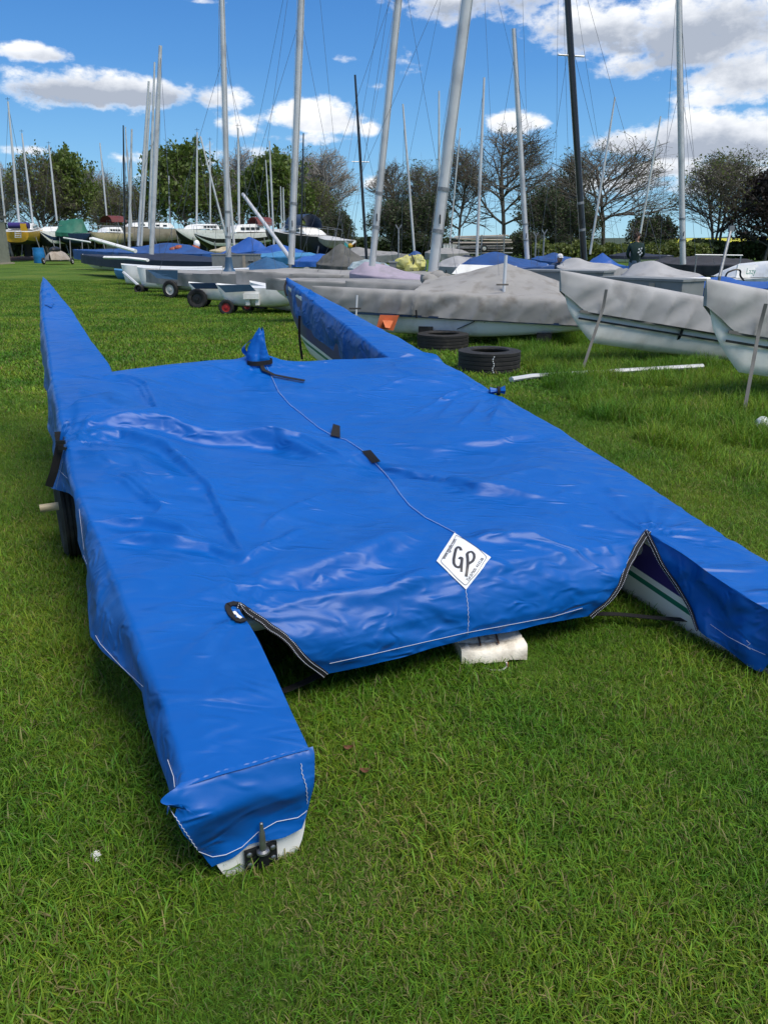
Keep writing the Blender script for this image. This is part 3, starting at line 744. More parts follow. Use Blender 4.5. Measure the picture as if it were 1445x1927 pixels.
# webbing loop round the head of the left slit, and an added pale strip standing for the slot of hull
P, Nn = path_on([(470, 1164), (452, 1172), (438, 1166), (429, 1150), (427, 1142), (440, 1138), (452, 1140), (466, 1150), (482, 1163)], .004, 4)
if len(P) > 4: mb = MB(); mb.ribbon(P, Nn, .018, .004); mb.build('edge_binding', 'webbing', cover)
P, Nn = path_on([(439, 1152), (450, 1162), (461, 1171)], .002, 4)
if len(P) > 2:
    mb = MB(); mb.ribbon(P, Nn, .012, .001); mb.build('hull_slot_strip', 'paper', cover)

# sail-maker's label patch
def patch():
    c = [(855, 1004), (923, 1050), (876, 1110), (821, 1057)]     # top, right, bottom, left
    def bil(a, b):       # a along top->right, b along top->left
        p = np.array(c[0])*(1-a)*(1-b)+np.array(c[1])*a*(1-b)+np.array(c[2])*a*b+np.array(c[3])*(1-a)*b
        return p
    H = {}
    def sp(a, b, off):
        p = bil(a, b); h = on(p[0], p[1], 0)
        return h[0]+h[1]*off
    n = 14; G = []; 
    for i in range(n+1): G.append([sp(i/n, j/n, .004) for j in range(n+1)])
    G = np.array(G)
    for _ in range(3):
        G[1:-1, 1:-1] = (G[:-2, 1:-1]+G[2:, 1:-1]+G[1:-1, :-2]+G[1:-1, 2:]+G[1:-1, 1:-1]*2)/6
    def S(a, b, off=0.0):
        x = min(max(a*n, 0), n-1e-6); y = min(max(b*n, 0), n-1e-6); i, j = int(x), int(y); fx, fy = x-i, y-j
        p = G[i, j]*(1-fx)*(1-fy)+G[i+1, j]*fx*(1-fy)+G[i, j+1]*(1-fx)*fy+G[i+1, j+1]*fx*fy
        nn = np.cross(G[i+1, j]-G[i, j], G[i, j+1]-G[i, j]); nn /= np.linalg.norm(nn)
        if nn@(p-np.array([0, 0, CH])) > 0: nn = -nn
        return p+nn*off, nn
    mb = MB(); mb.grid(G); lab = mb.build('maker_label', 'paper', cover)
    # px -> (a,b) by Newton
    def inv(px, py):
        a = b = .5
        for _ in range(25):
            p = bil(a, b); e = np.array([px, py])-p; J = np.array([bil(a+1e-3, b)-p, bil(a, b+1e-3)-p]).T/1e-3
            d = np.linalg.solve(J, e); a += d[0]; b += d[1]
        return a, b
    Z = lambda x, y: inv(780+x*180/1445, 980+y*150/1204)
    def stroke(name, pts, w, close=False, m='ink', up=.0015):
        mb = MB(); P = []; Nn = []
        q = resample([Z(*p) for p in pts], len(pts)*6, 2)
        for a, b in q: p, nn = S(a, b, up); P.append(p); Nn.append(nn)
        mb.ribbon(P, Nn, w, .0006); return mb.build(name, m, lab)
    stroke('printed_frame', [(628, 238), (760, 300), (920, 400), (1092, 565), (1010, 680), (930, 800), (840, 890), (765, 990), (640, 880), (520, 760), (388, 635), (460, 520), (550, 380), (628, 238)], .0016)
    stroke('printed_letter', [(700, 465), (690, 430), (660, 410), (625, 440), (605, 520), (590, 600), (590, 660), (615, 705), (660, 720), (695, 700), (710, 640), (715, 580), (690, 570), (675, 595)], .0105)
    stroke('printed_letter', [(715, 600), (706, 690), (700, 780)], .0095)
    stroke('printed_letter', [(790, 520), (800, 600), (798, 690), (780, 780), (768, 845)], .0110)
    stroke('printed_letter', [(785, 530), (810, 495), (860, 482), (895, 520), (900, 570), (880, 620), (830, 655), (800, 672)], .0100)
    def text(s_, p0, p1, size):
        cu = bpy.data.curves.new('printed_text', 'FONT'); cu.body = s_; cu.size = 1.0
        to = bpy.data.objects.new('tmp', cu); COL.objects.link(to); dg = bpy.context.evaluated_depsgraph_get()
        m_ = bpy.data.meshes.new_from_object(to.evaluated_get(dg)); bpy.data.objects.remove(to)
        co = np.array([v.co for v in m_.vertices]); wid = co[:, 0].max()
        a0 = np.array(Z(*p0)); a1 = np.array(Z(*p1)); d = a1-a0
        # up direction: towards the label's middle
        out = []
        q0 = S(*a0)[0]; q1 = S(*a1)[0]; dd = (q1-q0)/np.linalg.norm(q1-q0); k = np.linalg.norm(q1-q0)/wid
        for x, y, _ in co:
            t = a0+d*(x/wid); p, nn = S(t[0], t[1], .0016); upv = np.cross(nn, dd); out.append(p+upv*y*k*size)
        m2 = MB(); m2.add(out, [tuple(pl.vertices) for pl in m_.polygons]); m2.build('printed_text', 'ink', lab, smooth=False)
    text('www.gpsails.com', (460, 600), (640, 300), 1.0)
    text('Tel 07900 443538', (800, 925), (1045, 590), 1.0)
patch()

# mast-foot hood of the cover with its webbing strap
hb = on(487, 690)[0]
def hood():
    mb = MB(); G = []
    prof = [(-.02, .062, 0), (.02, .058, 0), (.06, .052, .0), (.10, .045, .003), (.15, .034, .010), (.19, .022, .016), (.215, .010, .020)]
    for h, r, off in prof:
        row = []
        for k in range(28):
            a = 2*math.pi*k/28; rr = r*(1+.18*math.cos(3*a+h*20)+.07*math.cos(7*a))*(1.25 if math.cos(a) < 0 else 1)
            row.append(hb+np.array([off+rr*math.cos(a)-.004, rr*.8*math.sin(a)+.05, h+.012*math.sin(2*a)]))
        G.append(row)
    mb.grid(G, closed=True)
    # spare flap folded out to the left
    G = []
    for i in range(9):
        t = i/8; G.append([hb+np.array([-.085*math.sin(t*math.pi)**.8*(1-.3*s_)-.02, .03+.03*s_*math.cos(t*5), .03+.125*t+.015*s_]) for s_ in np.linspace(0, 1, 7)])
    mb.grid(G)
    mb.build('mast_hood', 'tarp', cover)
    mb = MB(); P = []; Nn = []
    for k in range(29):
        a = 2*math.pi*k/28; rr = .066*(1+.1*math.cos(3*a))*(1.2 if math.cos(a) < 0 else 1); P.append(hb+np.array([rr*math.cos(a), .05+rr*.85*math.sin(a), .025+.006*math.sin(a)])); Nn.append((math.cos(a), math.sin(a), 0))
    mb.ribbon(P, Nn, .026, .004); mb.build('webbing_strap', 'webbing', cover)
    P, Nn = path_on([(487, 682), (497, 700), (515, 709), (545, 715), (573, 720)], .012, 8)
    mb = MB(); mb.ribbon(P, Nn, .024, .003); mb.build('webbing_strap', 'webbing', cover)
hood()
# velcro tabs on the seam
for quad in ([(622, 822), (627, 808), (640, 812), (640, 826)], [(680, 852), (697, 858), (716, 879), (700, 874)]):
    mb = MB(); P = []
    for i, p in enumerate(quad): P.append(on(*p)[0]+np.array([0, 0, .006+(.022 if i in (1, 2) else 0)]))
    n = np.cross(P[1]-P[0], P[3]-P[0]); n /= np.linalg.norm(n); mb.add(P+[p+n*.003 for p in P], [(0, 1, 2, 3), (7, 6, 5, 4), (0, 4, 5, 1), (1, 5, 6, 2), (2, 6, 7, 3), (3, 7, 4, 0)])
    mb.build('hook_tape_tab', 'webbing', cover, smooth=False)
# tie at the right edge: a gathered knot of cloth
k0 = MAIN.P(W+.165, 2.32, .0)
mb = MB(); G = []
for i in range(10):
    t = i/9; row = []
    for k in range(14):
        a = 2*math.pi*k/14; r = .028*(1-.45*math.sin(t*math.pi))*(1+.25*math.cos(4*a)); row.append(k0+np.array([-.04+.09*t, r*math.cos(a), .012+r*.8*math.sin(a)+.008*t]))
    G.append(row)
mb.grid(G, closed=True); mb.build('side_gather', 'tarp', cover)
mb = MB(); P = [k0+np.array([.012, .028*math.cos(a), .014+.024*math.sin(a)]) for a in np.linspace(0, 6.28, 15)]; mb.ribbon(P, [(0, math.cos(a), math.sin(a)) for a in np.linspace(0, 6.28, 15)], .016, .003)
mb.build('webbing_strap', 'webbing', cover)
# tie at the left edge: loop of cloth, buckle and hanging flap
Lp = lambda px, py, u=-.235: (lambda r: (lambda t: t*r+np.array([0, 0, CH]))((u-(np.array([0, 0, CH])-MAIN.o)@MAIN.U)/(r@MAIN.U)))(ray(px, py))
mb = MB(); P = [pv3(*p, 2.05) for p in [(115, 828), (118, 808), (126, 790), (131, 796), (127, 808), (119, 820)]]
P = resample(P, 20, 2); mb.ribbon(P, [-(ray(120, 810))]*len(P), .012, .004); mb.build('cloth_loop', 'tarp', cover)
mb = MB(); P = resample([pv3(*p, v) for p, v in (((110, 812), 2.06), ((113, 835), 2.05), ((108, 860), 2.05), ((101, 890), 2.06), ((92, 915), 2.08))], 16, 1)
mb.ribbon(P, [-(ray(100, 860))]*len(P), .034, .004); mb.build('webbing_strap', 'webbing', cover)
mb = MB(); c = pv3(114, 832, 2.02); mb.box(c, .04, .012, .016); mb.box(c+np.array([.004, 0, -.028]), .036, .012, .012); mb.build('buckle', 'chain_plate', cover, smooth=False)
# turned-up corner pockets at the bow ties
for (pts, v) in (([(84, 574), (93, 551), (102, 571), (97, 580)], 5.1), ([(574, 563), (584, 551), (596, 556), (590, 566)], 4.9)):
    P = [on(*p)[0]+np.array([0, 0, .004]) if on(*p) else pv3(*p, v) for p in pts]; P[1] = P[1]+np.array([0, -.02, .028])
    mb = MB(); mb.add(P, [(0, 1, 2), (0, 2, 3)]); mb.build('corner_fold', 'tarp', cover, smooth=False)
mb = MB(); P = [pv3(*p, 5.2) for p in [(79, 566), (77, 580), (80, 592), (77, 606)]]; mb.tube(P, .008, 6); mb.build('webbing_strap', 'webbing', cover)
# strap hanging from right bow
rb = [MAIN.P(W-.10, 5.02, -.20), MAIN.P(W-.115, 5.0, -.30), MAIN.P(W-.12, 4.98, -.42), MAIN.P(W-.11, 4.96, -.56)]
mb = MB(); mb.ribbon(resample(rb, 10, 1), [-MAIN.V]*10, .022, .003); mb.build('webbing_strap', 'webbing', cover)
mb = MB(); P = resample([MAIN.P(W-.02, 5.56, -.02), MAIN.P(W-.06, 5.5, -.05), MAIN.P(W-.07, 5.47, -.10), MAIN.P(W-.06, 5.45, -.13)], 10, 1); mb.ribbon(P, [-MAIN.V]*10, .02, .003); mb.build('webbing_strap', 'webbing', cover)
# strap on the ground between arm and flap
for pts in ([(1112, 1156), (1160, 1156), (1230, 1163), (1300, 1168)], [(606, 1268), (575, 1284), (530, 1303), (505, 1300)]):
    P = [ground(*p, .06) for p in pts]; mb = MB(); mb.ribbon(resample(P, 14, 1), [(0, 0, 1)]*14, .03, .003); mb.build('webbing_strap', 'webbing', cover)

# the catamaran itself
def cat_hull(parent, F, u0, L, mats, name='hull', wmax=.155, depth=.42, stripes=True, dz=-.012, tip=.03, rocker=1.0, res=60):
    """one long narrow hull under u=u0; bands of paint follow the sheer"""
    G = []; bands = [0, -.03, -.30, -.315, -.345, -.36] if stripes else [0, -.03]
    for s_ in np.linspace(0, 1, res):
        v = s_*L
        t = 1-s_   # 0 at bow
        w = wmax*min(1, (t/.42+.0))**.75*(1-.12*max(0, (s_-1+.0)))*(.90+.1*min(1, s_/.2)) + .004
        w = wmax*min(1, t/.42)**.75*(.9+.1*min(1, s_/.2))+.004
        dp = depth*rocker_f(t)*(1 if rocker else 1)
        row = []
        if stripes: pb = .125+.042*v; bands = [0, -.03, -pb, -pb-.028, -pb-.052, -pb-.065]
        side = [(w, 0)]
        side[0] = (w*.86, 0)
        for b in bands[1:]:
            if -b < dp*.9: side.append((w*hw(-b/dp)*min(1, .86-b*2.6), b))
            else: side.append((w*hw(.9+.02*(-b)), -dp*.9-(-b)*.01))
        k0 = -side[-1][1]/dp
        for q_ in (.25, .5, .7, .86, .96, 1.0): k = k0+(1-k0)*q_; side.append((w*hw(k), -dp*k))
        pts = [(0, .004)]+side+[(-a, b) for a, b in side[::-1][1:]]
        row = [F.P(u0+a, v, b+dz) for a, b in pts]
        G.append(row)
    nb = len(bands); 
    def mif(i, j):
        ns = G.shape[1]//2; jj = j if j <= ns-1 else 2*ns-1-j
        if not stripes: return 0
        return {2: 1, 4: 2}.get(jj, 0)
    mb = MB(); G = np.array(G)
    G = np.array([[p for p in row] for row in G])
    mb.grid(G, mifun=mif, closed=True)
    # transom
    base = mb.n; row = G[0]; mb.add(list(row), [tuple(range(len(row)))])
    return mb.build(name, mats, parent, auto=50)
def hw(k):  # half-width factor by depth fraction
    k = min(max(k, 0), 1); return (1-k**4.2)**.5
def rocker_f(t): return min(1, .25+(t/.10)**.6*.75) * (1-.34*max(0, (t-.55)/.45)**1.5)
cat0 = thing('catamaran', 'beach catamaran hidden under the bright blue cover, white hulls with purple and green stripes', 'catamaran', C0)
def main_hull(u0):
    u0 += .038 if u0 < 1 else -.03
    return cat_hull(cat0, MAIN, u0, 5.50, ['gelcoat', 'purple', 'green_line'], depth=.47, wmax=.136, dz=-.046)
hL = main_hull(0.0); hR = main_hull(W)
for v, nm in ((.74, 'cross_beam'), (3.02, 'cross_beam')):
    mb = MB(); mb.tube([MAIN.P(.05, v, -.115), MAIN.P(W-.05, v, -.115)], .04, 12); mb.build(nm, 'aluminium', cat0)
mb = MB(); mb.grid([[MAIN.P(u, v, -.15-.03*math.sin(math.pi*(u-.15)/1.8)) for u in np.linspace(.15, W-.15, 10)] for v in np.linspace(.8, 2.95, 10)]); mb.build('trampoline', 'webbing', cat0)
# rudder fitting on the left transom
tO = pv3(490, 1608, -.006)
mb = MB(); X = MAIN.U; Zv = np.array([0, 0, 1.0]); Yv = -MAIN.V
mb.box(tO+Yv*.004, .084, .008, .056, X, Yv, Zv); fit = mb.build('rudder_bracket', 'chain_plate', cat0, smooth=False)
mb = MB(); mb.box(tO+Yv*.012+X*.003, .026, .018, .05, X, Yv, Zv); mb.build('gudgeon_block', 'chain_plate', fit, smooth=False)
for a in (-.03, .031):
    for b in (-.016, .016):
        mb = MB(); mb.lathe(tO+X*a+Zv*b+Yv*.008, [(.0075, 0), (.0075, .002), (.005, .004), (.0005, .0045)], axis=Yv, n=14); mb.build('rivet', 'steel', fit)
mb = MB(); c = tO+Yv*.016+X*.003+Zv*.02; mb.lathe(c, [(.017, 0), (.016, .005), (.009, .008), (.008, .06), (.0055, .066), (.0045, .088), (.0005, .09)], n=16); mb.build('rudder_pintle', 'steel', cat0)
# line hanging inside the right slit
mb = MB(); P = resample([MAIN.P(W-.17, .56, -.05), MAIN.P(W-.18, .53, -.08), MAIN.P(W-.178, .51, -.12), MAIN.P(W-.172, .50, -.14)], 10, 2); mb.tube(P, .006, 8); mb.build('rope_end', 'cord', cat0)

# beach trolley: wheel, axle
def wheel(parent, c, ax, r, wd, rim='gelcoat_dull', name='wheel', tread=True, n=36):
    ax = np.array(ax, float); ax /= np.linalg.norm(ax); c = np.array(c, float)
    prof = []
    h = wd/2
    pr = [(r*.55, -h*.75), (r*.72, -h*.98), (r*.88, -h), (r*.965, -h*.80)]
    if tread:
        k = 6
        for i in range(k):
            x = -h*.74+i*(1.48*h/(k-1)); e = 1.48*h/(k-1)*.36
            pr += [(r*.975, x-e), (r, x-e*.8), (r, x+e*.8), (r*.975, x+e)]
    else: pr += [(r, -h*.4), (r, h*.4)]
    pr += [(r*.965, h*.80), (r*.88, h), (r*.72, h*.98), (r*.55, h*.75), (r*.55, -h*.75)]
    mb = MB(); mb.lathe(c, pr, ax, n); w = mb.build(name, 'rubber', parent)
    mb = MB(); mb.lathe(c, [(r*.56, -h*.7), (r*.5, -h*.3), (r*.2, -h*.35), (r*.16, -h*.75), (r*.01, -h*.75)], ax, 18); mb.lathe(c, [(r*.56, h*.7), (r*.5, h*.3), (r*.2, h*.35), (r*.16, h*.75), (r*.01, h*.75)], ax, 18)
    mb.build('wheel_rim', rim, w); return w
tr = thing('launching_trolley', 'launching trolley with black ribbed wheel under the blue covered catamaran', 'boat trolley', tuple(MAIN.P(1.05, 2.1, 0)*np.array([1, 1, 0])))
wc = np.array([-1.56, 3.66, .235]); ax = np.array([math.cos(.46), math.sin(.46), 0])
wheel(tr, wc, ax, .235, .15)
w2 = wc+ax*2.28; wheel(tr, w2, ax, .235, .15)
mb = MB(); mb.tube([wc-ax*.155+np.array([0, 0, .03]), wc-ax*.06+np.array([0, 0, .03])], .02, 12); mb.build('axle_stub', 'cream_hull', tr)
mb = MB(); mb.tube([wc, w2], .022, 10); mb.build('axle', 'galv', tr)
for q_ in (wc+ax*.3, w2-ax*.3):
    mb = MB(); mb.box(q_+np.array([0, 0, .06]), .3, .25, .06, ax, np.cross((0, 0, 1), ax)); mb.build('hull_cradle', 'rubber', tr, smooth=False)

# polystyrene chock under the rear flap
def chock():
    c = ground(918, 1252); gx = np.array([.97, .16, 0]); gx /= np.linalg.norm(gx); gy = np.cross((0, 0, 1), gx)
    r0 = ground(862, 1256); 
    o = thing('foam_block', 'dirty white polystyrene block lying on the grass under the cover flap', 'foam block', tuple(ground(915, 1235)))
    mb = MB(); G = []
    n = 24
    base = ground(868, 1258)
    ln = .255; dp = .27; ht = .075
    for i in range(n+1):
        t = i/n; x = t*ln; zb = .012+.022*math.sin(t*math.pi)**1.2
        row = []
        for (y, z) in ((0, zb), (.0, ht*.55), (.004, ht-.008), (.012, ht), (.055, ht+.002), (.062, ht-.004), (.072, ht+.004), (dp*.6, ht), (dp, ht), (dp, zb)):
            row.append(base+gx*(x+y*.0)+gy*(y-.018*math.sin(t*math.pi)*(y < .05))+np.array([0, 0, z-.010*math.sin(t*math.pi)*(z > .03)+random.uniform(-.0012, .0012)]))
        G.append(row)
    mb.grid(G, closed=True); a = len(G[0]); mb.add(G[0], [tuple(range(a))]); mb.add(G[-1], [tuple(range(a))[::-1]])
    mb.build('foam_body', 'polystyrene', o)
    for x in (.09, .16):
        mb = MB(); p = base+gx*(x-.01)+gy*.03+np.array([0, 0, ht-.001]); q = base+gx*(x+.0)+gy*.10+np.array([0, 0, ht+.003]); mb.tube([p, q], .004, 5, flat=.3); mb.build('crack', 'mulch', o)
    P = resample([ground(905, 1256, .01), ground(925, 1262, .012), ground(945, 1262, .02), ground(954, 1255, .03), ground(953, 1247, .05)], 18, 2)
    mb = MB(); mb.tube(P, .0035, 6); cd = mb.build('cord', 'cord', o)
    mb = MB(); mb.tube([ground(954, 1254, .03), ground(954, 1248, .045)], .006, 6); mb.build('cord_sleeve', 'red', cd)
    mb = MB(); P = [ground(828, 1212, .03), ground(845, 1236, .015), ground(862, 1252, .01)]; mb.tube(P, .003, 6); mb.build('cord', 'cord', o)
chock()
mb = MB(); c = ground(184, 1611, .02)
for i in range(7): ellipsoid(mb, c+np.array([random.uniform(-.01, .01), random.uniform(-.015, .015), random.uniform(0, .012)]), .009, .007, .006, 6, 4, jit=.5)
tag(mb.build('litter_scrap', 'stone_chip'), 'tiny crumpled white scrap lying in the lawn left of the hull end', 'litter')
LFS = [(655, 1410, 'small curled brown dead leaf nearer the blue cover on the lawn'), (687, 1450, 'small flat brown dead leaf further right on the lawn')]
for i, (x, y, l) in enumerate(LFS):
    mb = MB(); c = ground(x, y, .035); G = []
    for a in np.linspace(-1, 1, 7): G.append([c+np.array([a*.016, b*.011*(1-a*a*.8), .007*a*a+.006*abs(b)*(1-i)]) for b in (-1, -.5, 0, .5, 1)])
    mb.grid(G); tag(mb.build('dead_leaf', 'dry_leaf'), l, 'leaf', 'dead leaves on the lawn')

# loose tyres
def tyre(c, r, rin, h, label, mark=False, tilt=0):
    o = thing('tyre', label, 'tyre', tuple(c), 'old car tyres lying on the grass')
    mb = MB(); prof = [(rin, h*.12), (rin*1.02, h*.03), (rin+.4*(r-rin), 0), (r*.95, h*.06)]
    k = 5
    for i in range(k):
        z = h*.13+i*h*.74/(k-1); e = h*.74/(k-1)*.40
        prof += [(r*.982, z-e), (r, z-e*.85), (r, z+e*.85), (r*.982, z+e)]
    prof += [(r*.95, h*.94), (rin+.5*(r-rin), h*1.0), (rin*1.04, h*.97), (rin, h*.90), (rin*1.03, h*.82), (rin*1.2, h*.75), (r*.93, h*.6), (r*.93, h*.4), (rin*1.2, h*.25), (rin, h*.12)]
    mb.lathe(c, prof, (tilt, 0, 1), 56); mb.build('casing', 'rubber', o)
    if mark:
        m2 = MB(); P = [np.array(c)+np.array([0.01*math.sin(z*60), -r-.003, z]) for z in np.linspace(h*.12, h*.9, 9)]
        for i in range(0, 8): m2.tube([P[i], P[i]*.35+P[i+1]*.65], .006, 5)
        m2.build('chalk_mark', 'paper', o)
tyre(at(920, 684, 9.65)*np.array([1, 1, 0]), .385, .235, .27, 'black tyre on the grass with a white chalk line down its tread', True)
tyre(at(833, 650, 11.75)*np.array([1, 1, 0]), .385, .235, .245, 'plain black tyre on the grass behind the chalk marked one')

# ------------------------------------------------------------------ background: generic boats
def unit(a): a = np.array(a, float); return a/np.linalg.norm(a)
UP = np.array([0, 0, 1.0])
def mast(parent, base, top, w, Y, dark=False, length=None, stays=(), m=None, n=10, Yt=None, spreader=False, head=False):
    """mast between two picture points at distance Y; w = width in picture px at the foot"""
    a = at(*base, Y); b = at(*top, Yt or Y); d = b-a
    if length and np.linalg.norm(d) < length: b = a+unit(d)*length
    r = w/2*np.linalg.norm(a-np.array([0, 0, CH]))/FPX*.97
    mb = MB(); ts = np.linspace(0, 1, 6)
    mb.tube([a+(b-a)*t for t in ts], [r*(1-.0*t if t < .6 else 1-.35*(t-.6)/.4) for t in ts], n)
    o = mb.build('mast', m or ('carbon' if dark else 'aluminium'), parent)
    if spreader:
        c = a+(b-a)*.55; mb = MB(); mb.tube([c-np.array([.35, .1, 0]), c, c+np.array([.35, .1, 0])], r*.3, 5); mb.build('spreader', m or 'aluminium', o)
    if head:
        c = b; mb = MB(); mb.tube([c, c+UP*.35], .015, 4); mb.tube([c+UP*.2-np.array([.2, 0, 0]), c+UP*.2+np.array([.2, 0, 0])], .015, 4); mb.build('wind_vane', 'black_paint', o)
    if w >= 9:      # sail track, halyard, goose-neck band and cleat on the nearer masts
        mb = MB(); off = np.array([r*.75, -r*.62, 0]); mb.tube([a+off+(b-a)*.02, b+off], max(.006, r*.09), 4); mb.build('sail_track', 'galv', o)
        mb = MB(); off = np.array([-r*1.15, -r*.5, 0]); mb.tube([a+off+(b-a)*.06, b+off], .0035, 4); mb.build('halyard', 'rope', o)
        for t_ in (.085, .16):
            mb = MB(); mb.tube([a+(b-a)*t_, a+(b-a)*(t_+.007)], r*1.12, 12); mb.build('mast_band', 'galv', o)
        c_ = a+(b-a)*.11+np.array([0, -r*1.2, 0]); mb = MB(); mb.tube([c_-UP*.07, c_+UP*.07], .012, 6); mb.build('cleat', 'black_paint', o)
    wr = max(.0024, .0002*Y)
    for (f, px, py, dY) in stays:
        e = at(px, py, Y+dY); s_ = a+(b-a)*f; mb = MB(); mid = (s_+e)/2-UP*.05
        mb.tube([s_, mid, e], wr, 4, cap=False); mb.build('stay', 'wire', parent)
    return a, b

def hull_loft(mb, B, S, beam, depth, n=26, bowrake=.12, fine=.5, rock=.3, sheer=.05, mi=0, tr=.75, over=0.0, top=None, vee=.75, kd=None):
    """B, S: deck centre at bow and stern"""
    B = np.array(B); S = np.array(S); d = S-B; L_ = np.linalg.norm(d); ax = unit(d*np.array([1, 1, 0])); sd = np.cross(UP, ax); G = []
    for s_ in np.linspace(0, 1, n):
        w = beam/2*(min(1, s_/fine)**.65)*(1-(1-tr)*max(0, (s_-.55)/.45)**1.6)+.01+over
        dp = depth*min(1, .08+(s_/bowrake if bowrake else 1)**.7)*(1-rock*max(0, (s_-.5)/.5)**1.6)
        dk = B+d*s_-UP*sheer*math.sin(math.pi*s_)
        row = []
        if top is not None: dp = min(dp, top)
        for k in np.linspace(-1, 1, 15):
            if top is None: x = w*math.copysign(1-(1-abs(k))**(1/vee+.6), k); z = -dp*(1-abs(k)**2.6)
            else: x = w*k; z = -dp
            row.append(dk+sd*x+UP*z)
        G.append(row)
    return np.array(G), ax, sd
def simple_hull(parent, B, S, beam, depth, m, name='hull', deckm=None, stripe=None, antif=None, **kw):
    mb = MB(); G, ax, sd = hull_loft(mb, B, S, beam, depth, **kw)
    b = G.shape[1]
    def mif(i, j):
        if stripe is not None and (j in (1, b-3)): return 1
        if antif is not None and 2 < j < b-4: return 1 if stripe is None else 2
        return 0
    mb.grid(G, mifun=mif)
    mats = [m]+([stripe] if stripe else [])+([antif] if antif else [])
    mb.add(list(G[-1]), [tuple(range(b))])
    dk = len(mats); mats.append(deckm or m)
    mb.grid(np.stack([G[:, 0], (G[:, 0]+G[:, -1])/2+UP*.03, G[:, -1]], 1)+UP*.002, mi=dk)
    return mb.build(name, mats, parent, auto=50), G
def tent_cover(parent, B, S, beam, m, skirt=.2, ridge=.0, peak=.45, peak_at=.4, name='cover', fold=.02, seed=0, flat=.0, n=60, depth=9, fine=.5, tr=.75, over=.025, sheer=.05, strap=None):
    B = np.array(B); S = np.array(S); d = S-B; ax = unit(d*np.array([1, 1, 0])); sd = np.cross(UP, ax); L_ = np.linalg.norm(d); G = []
    prof = np.concatenate([np.linspace(-1, -.999, 8), np.linspace(-.97, .97, 19), np.linspace(.999, 1, 8)])
    for i, s_ in enumerate(np.linspace(-.01, 1.01, n)):
        sc = min(max(s_, 0), 1)
        w = beam/2*(min(1, sc/fine)**.65)*(1-(1-tr)*max(0, (sc-.55)/.45)**1.6)+.015+over
        dk = B+d*s_-UP*sheer*math.sin(math.pi*sc)
        pk = (ridge+peak*math.exp(-abs((s_-peak_at)/.33)**1.5))*min(1, (s_+.03)*7)*min(1, (1.03-s_)*6)
        row = []
        for j in range(8):     # skirt near
            t = 1-j/7; x = -w; z = -skirt*t
            f = fold*t*(vnoise(s_*L_*3.2+z*1.5, seed+.5, .3)+.5*vnoise(s_*L_*8, seed+.5, .9)); row.append(dk+sd*(x-f)+UP*z)
        for k in np.linspace(-.97, .97, 19):
            z = pk*(1-abs(k))**(1-flat*.5)+.01
            z -= .10*pk*math.sin(abs(k)*math.pi)
            f = fold*.8*vnoise(s_*L_*2.5+k*1.2, k*2+seed, .2)
            row.append(dk+sd*(w*k)+UP*(z+f))
        for j in range(8):
            t = j/7; f = fold*t*(vnoise(s_*L_*3.2, seed+3.5, .3)); row.append(dk+sd*(w+f)-UP*skirt*t)
        G.append(row)
    mb = MB(); G = np.array(G); mb.grid(G); mb.add(list(G[0]), [tuple(range(G.shape[1]))]); mb.add(list(G[-1]), [tuple(range(G.shape[1]))[::-1]])
    o = mb.build(name, m, parent, auto=60)
    if strap:
        for s_ in strap:
            i = int(s_*(n-1)); mb = MB(); row = G[i]; P = list(row)+[]
            nn = [unit(p-(B+d*s_-UP*.3)) for p in P]; mb.ribbon([p+q*.004 for p, q in zip(P, nn)], nn, .03, .004); mb.build('strap', 'webbing', parent)
    return o
def boat_root(name, label, cat, B, S, group): 
    c = (np.array(B)+np.array(S))/2; return thing(name, label, cat, (c[0], c[1], 0.0), group)
def small_wheels(parent, B, S, beam, r=.2, rim='red', where=.6, wd=.1):
    B = np.array(B); S = np.array(S); ax = unit((S-B)*np.array([1, 1, 0])); sd = np.cross(UP, ax); c = (B+(S-B)*where)*np.array([1, 1, 0])
    for s_ in (-1, 1): wheel(parent, c+sd*s_*beam/2+UP*r, sd, r, wd, rim, tread=False, n=20)
    mb = MB(); mb.tube([c-sd*beam/2+UP*r, c+sd*beam/2+UP*r], .025, 6); mb.build('axle', 'galv', parent)
GR = 'small boats parked in rows on the grass'

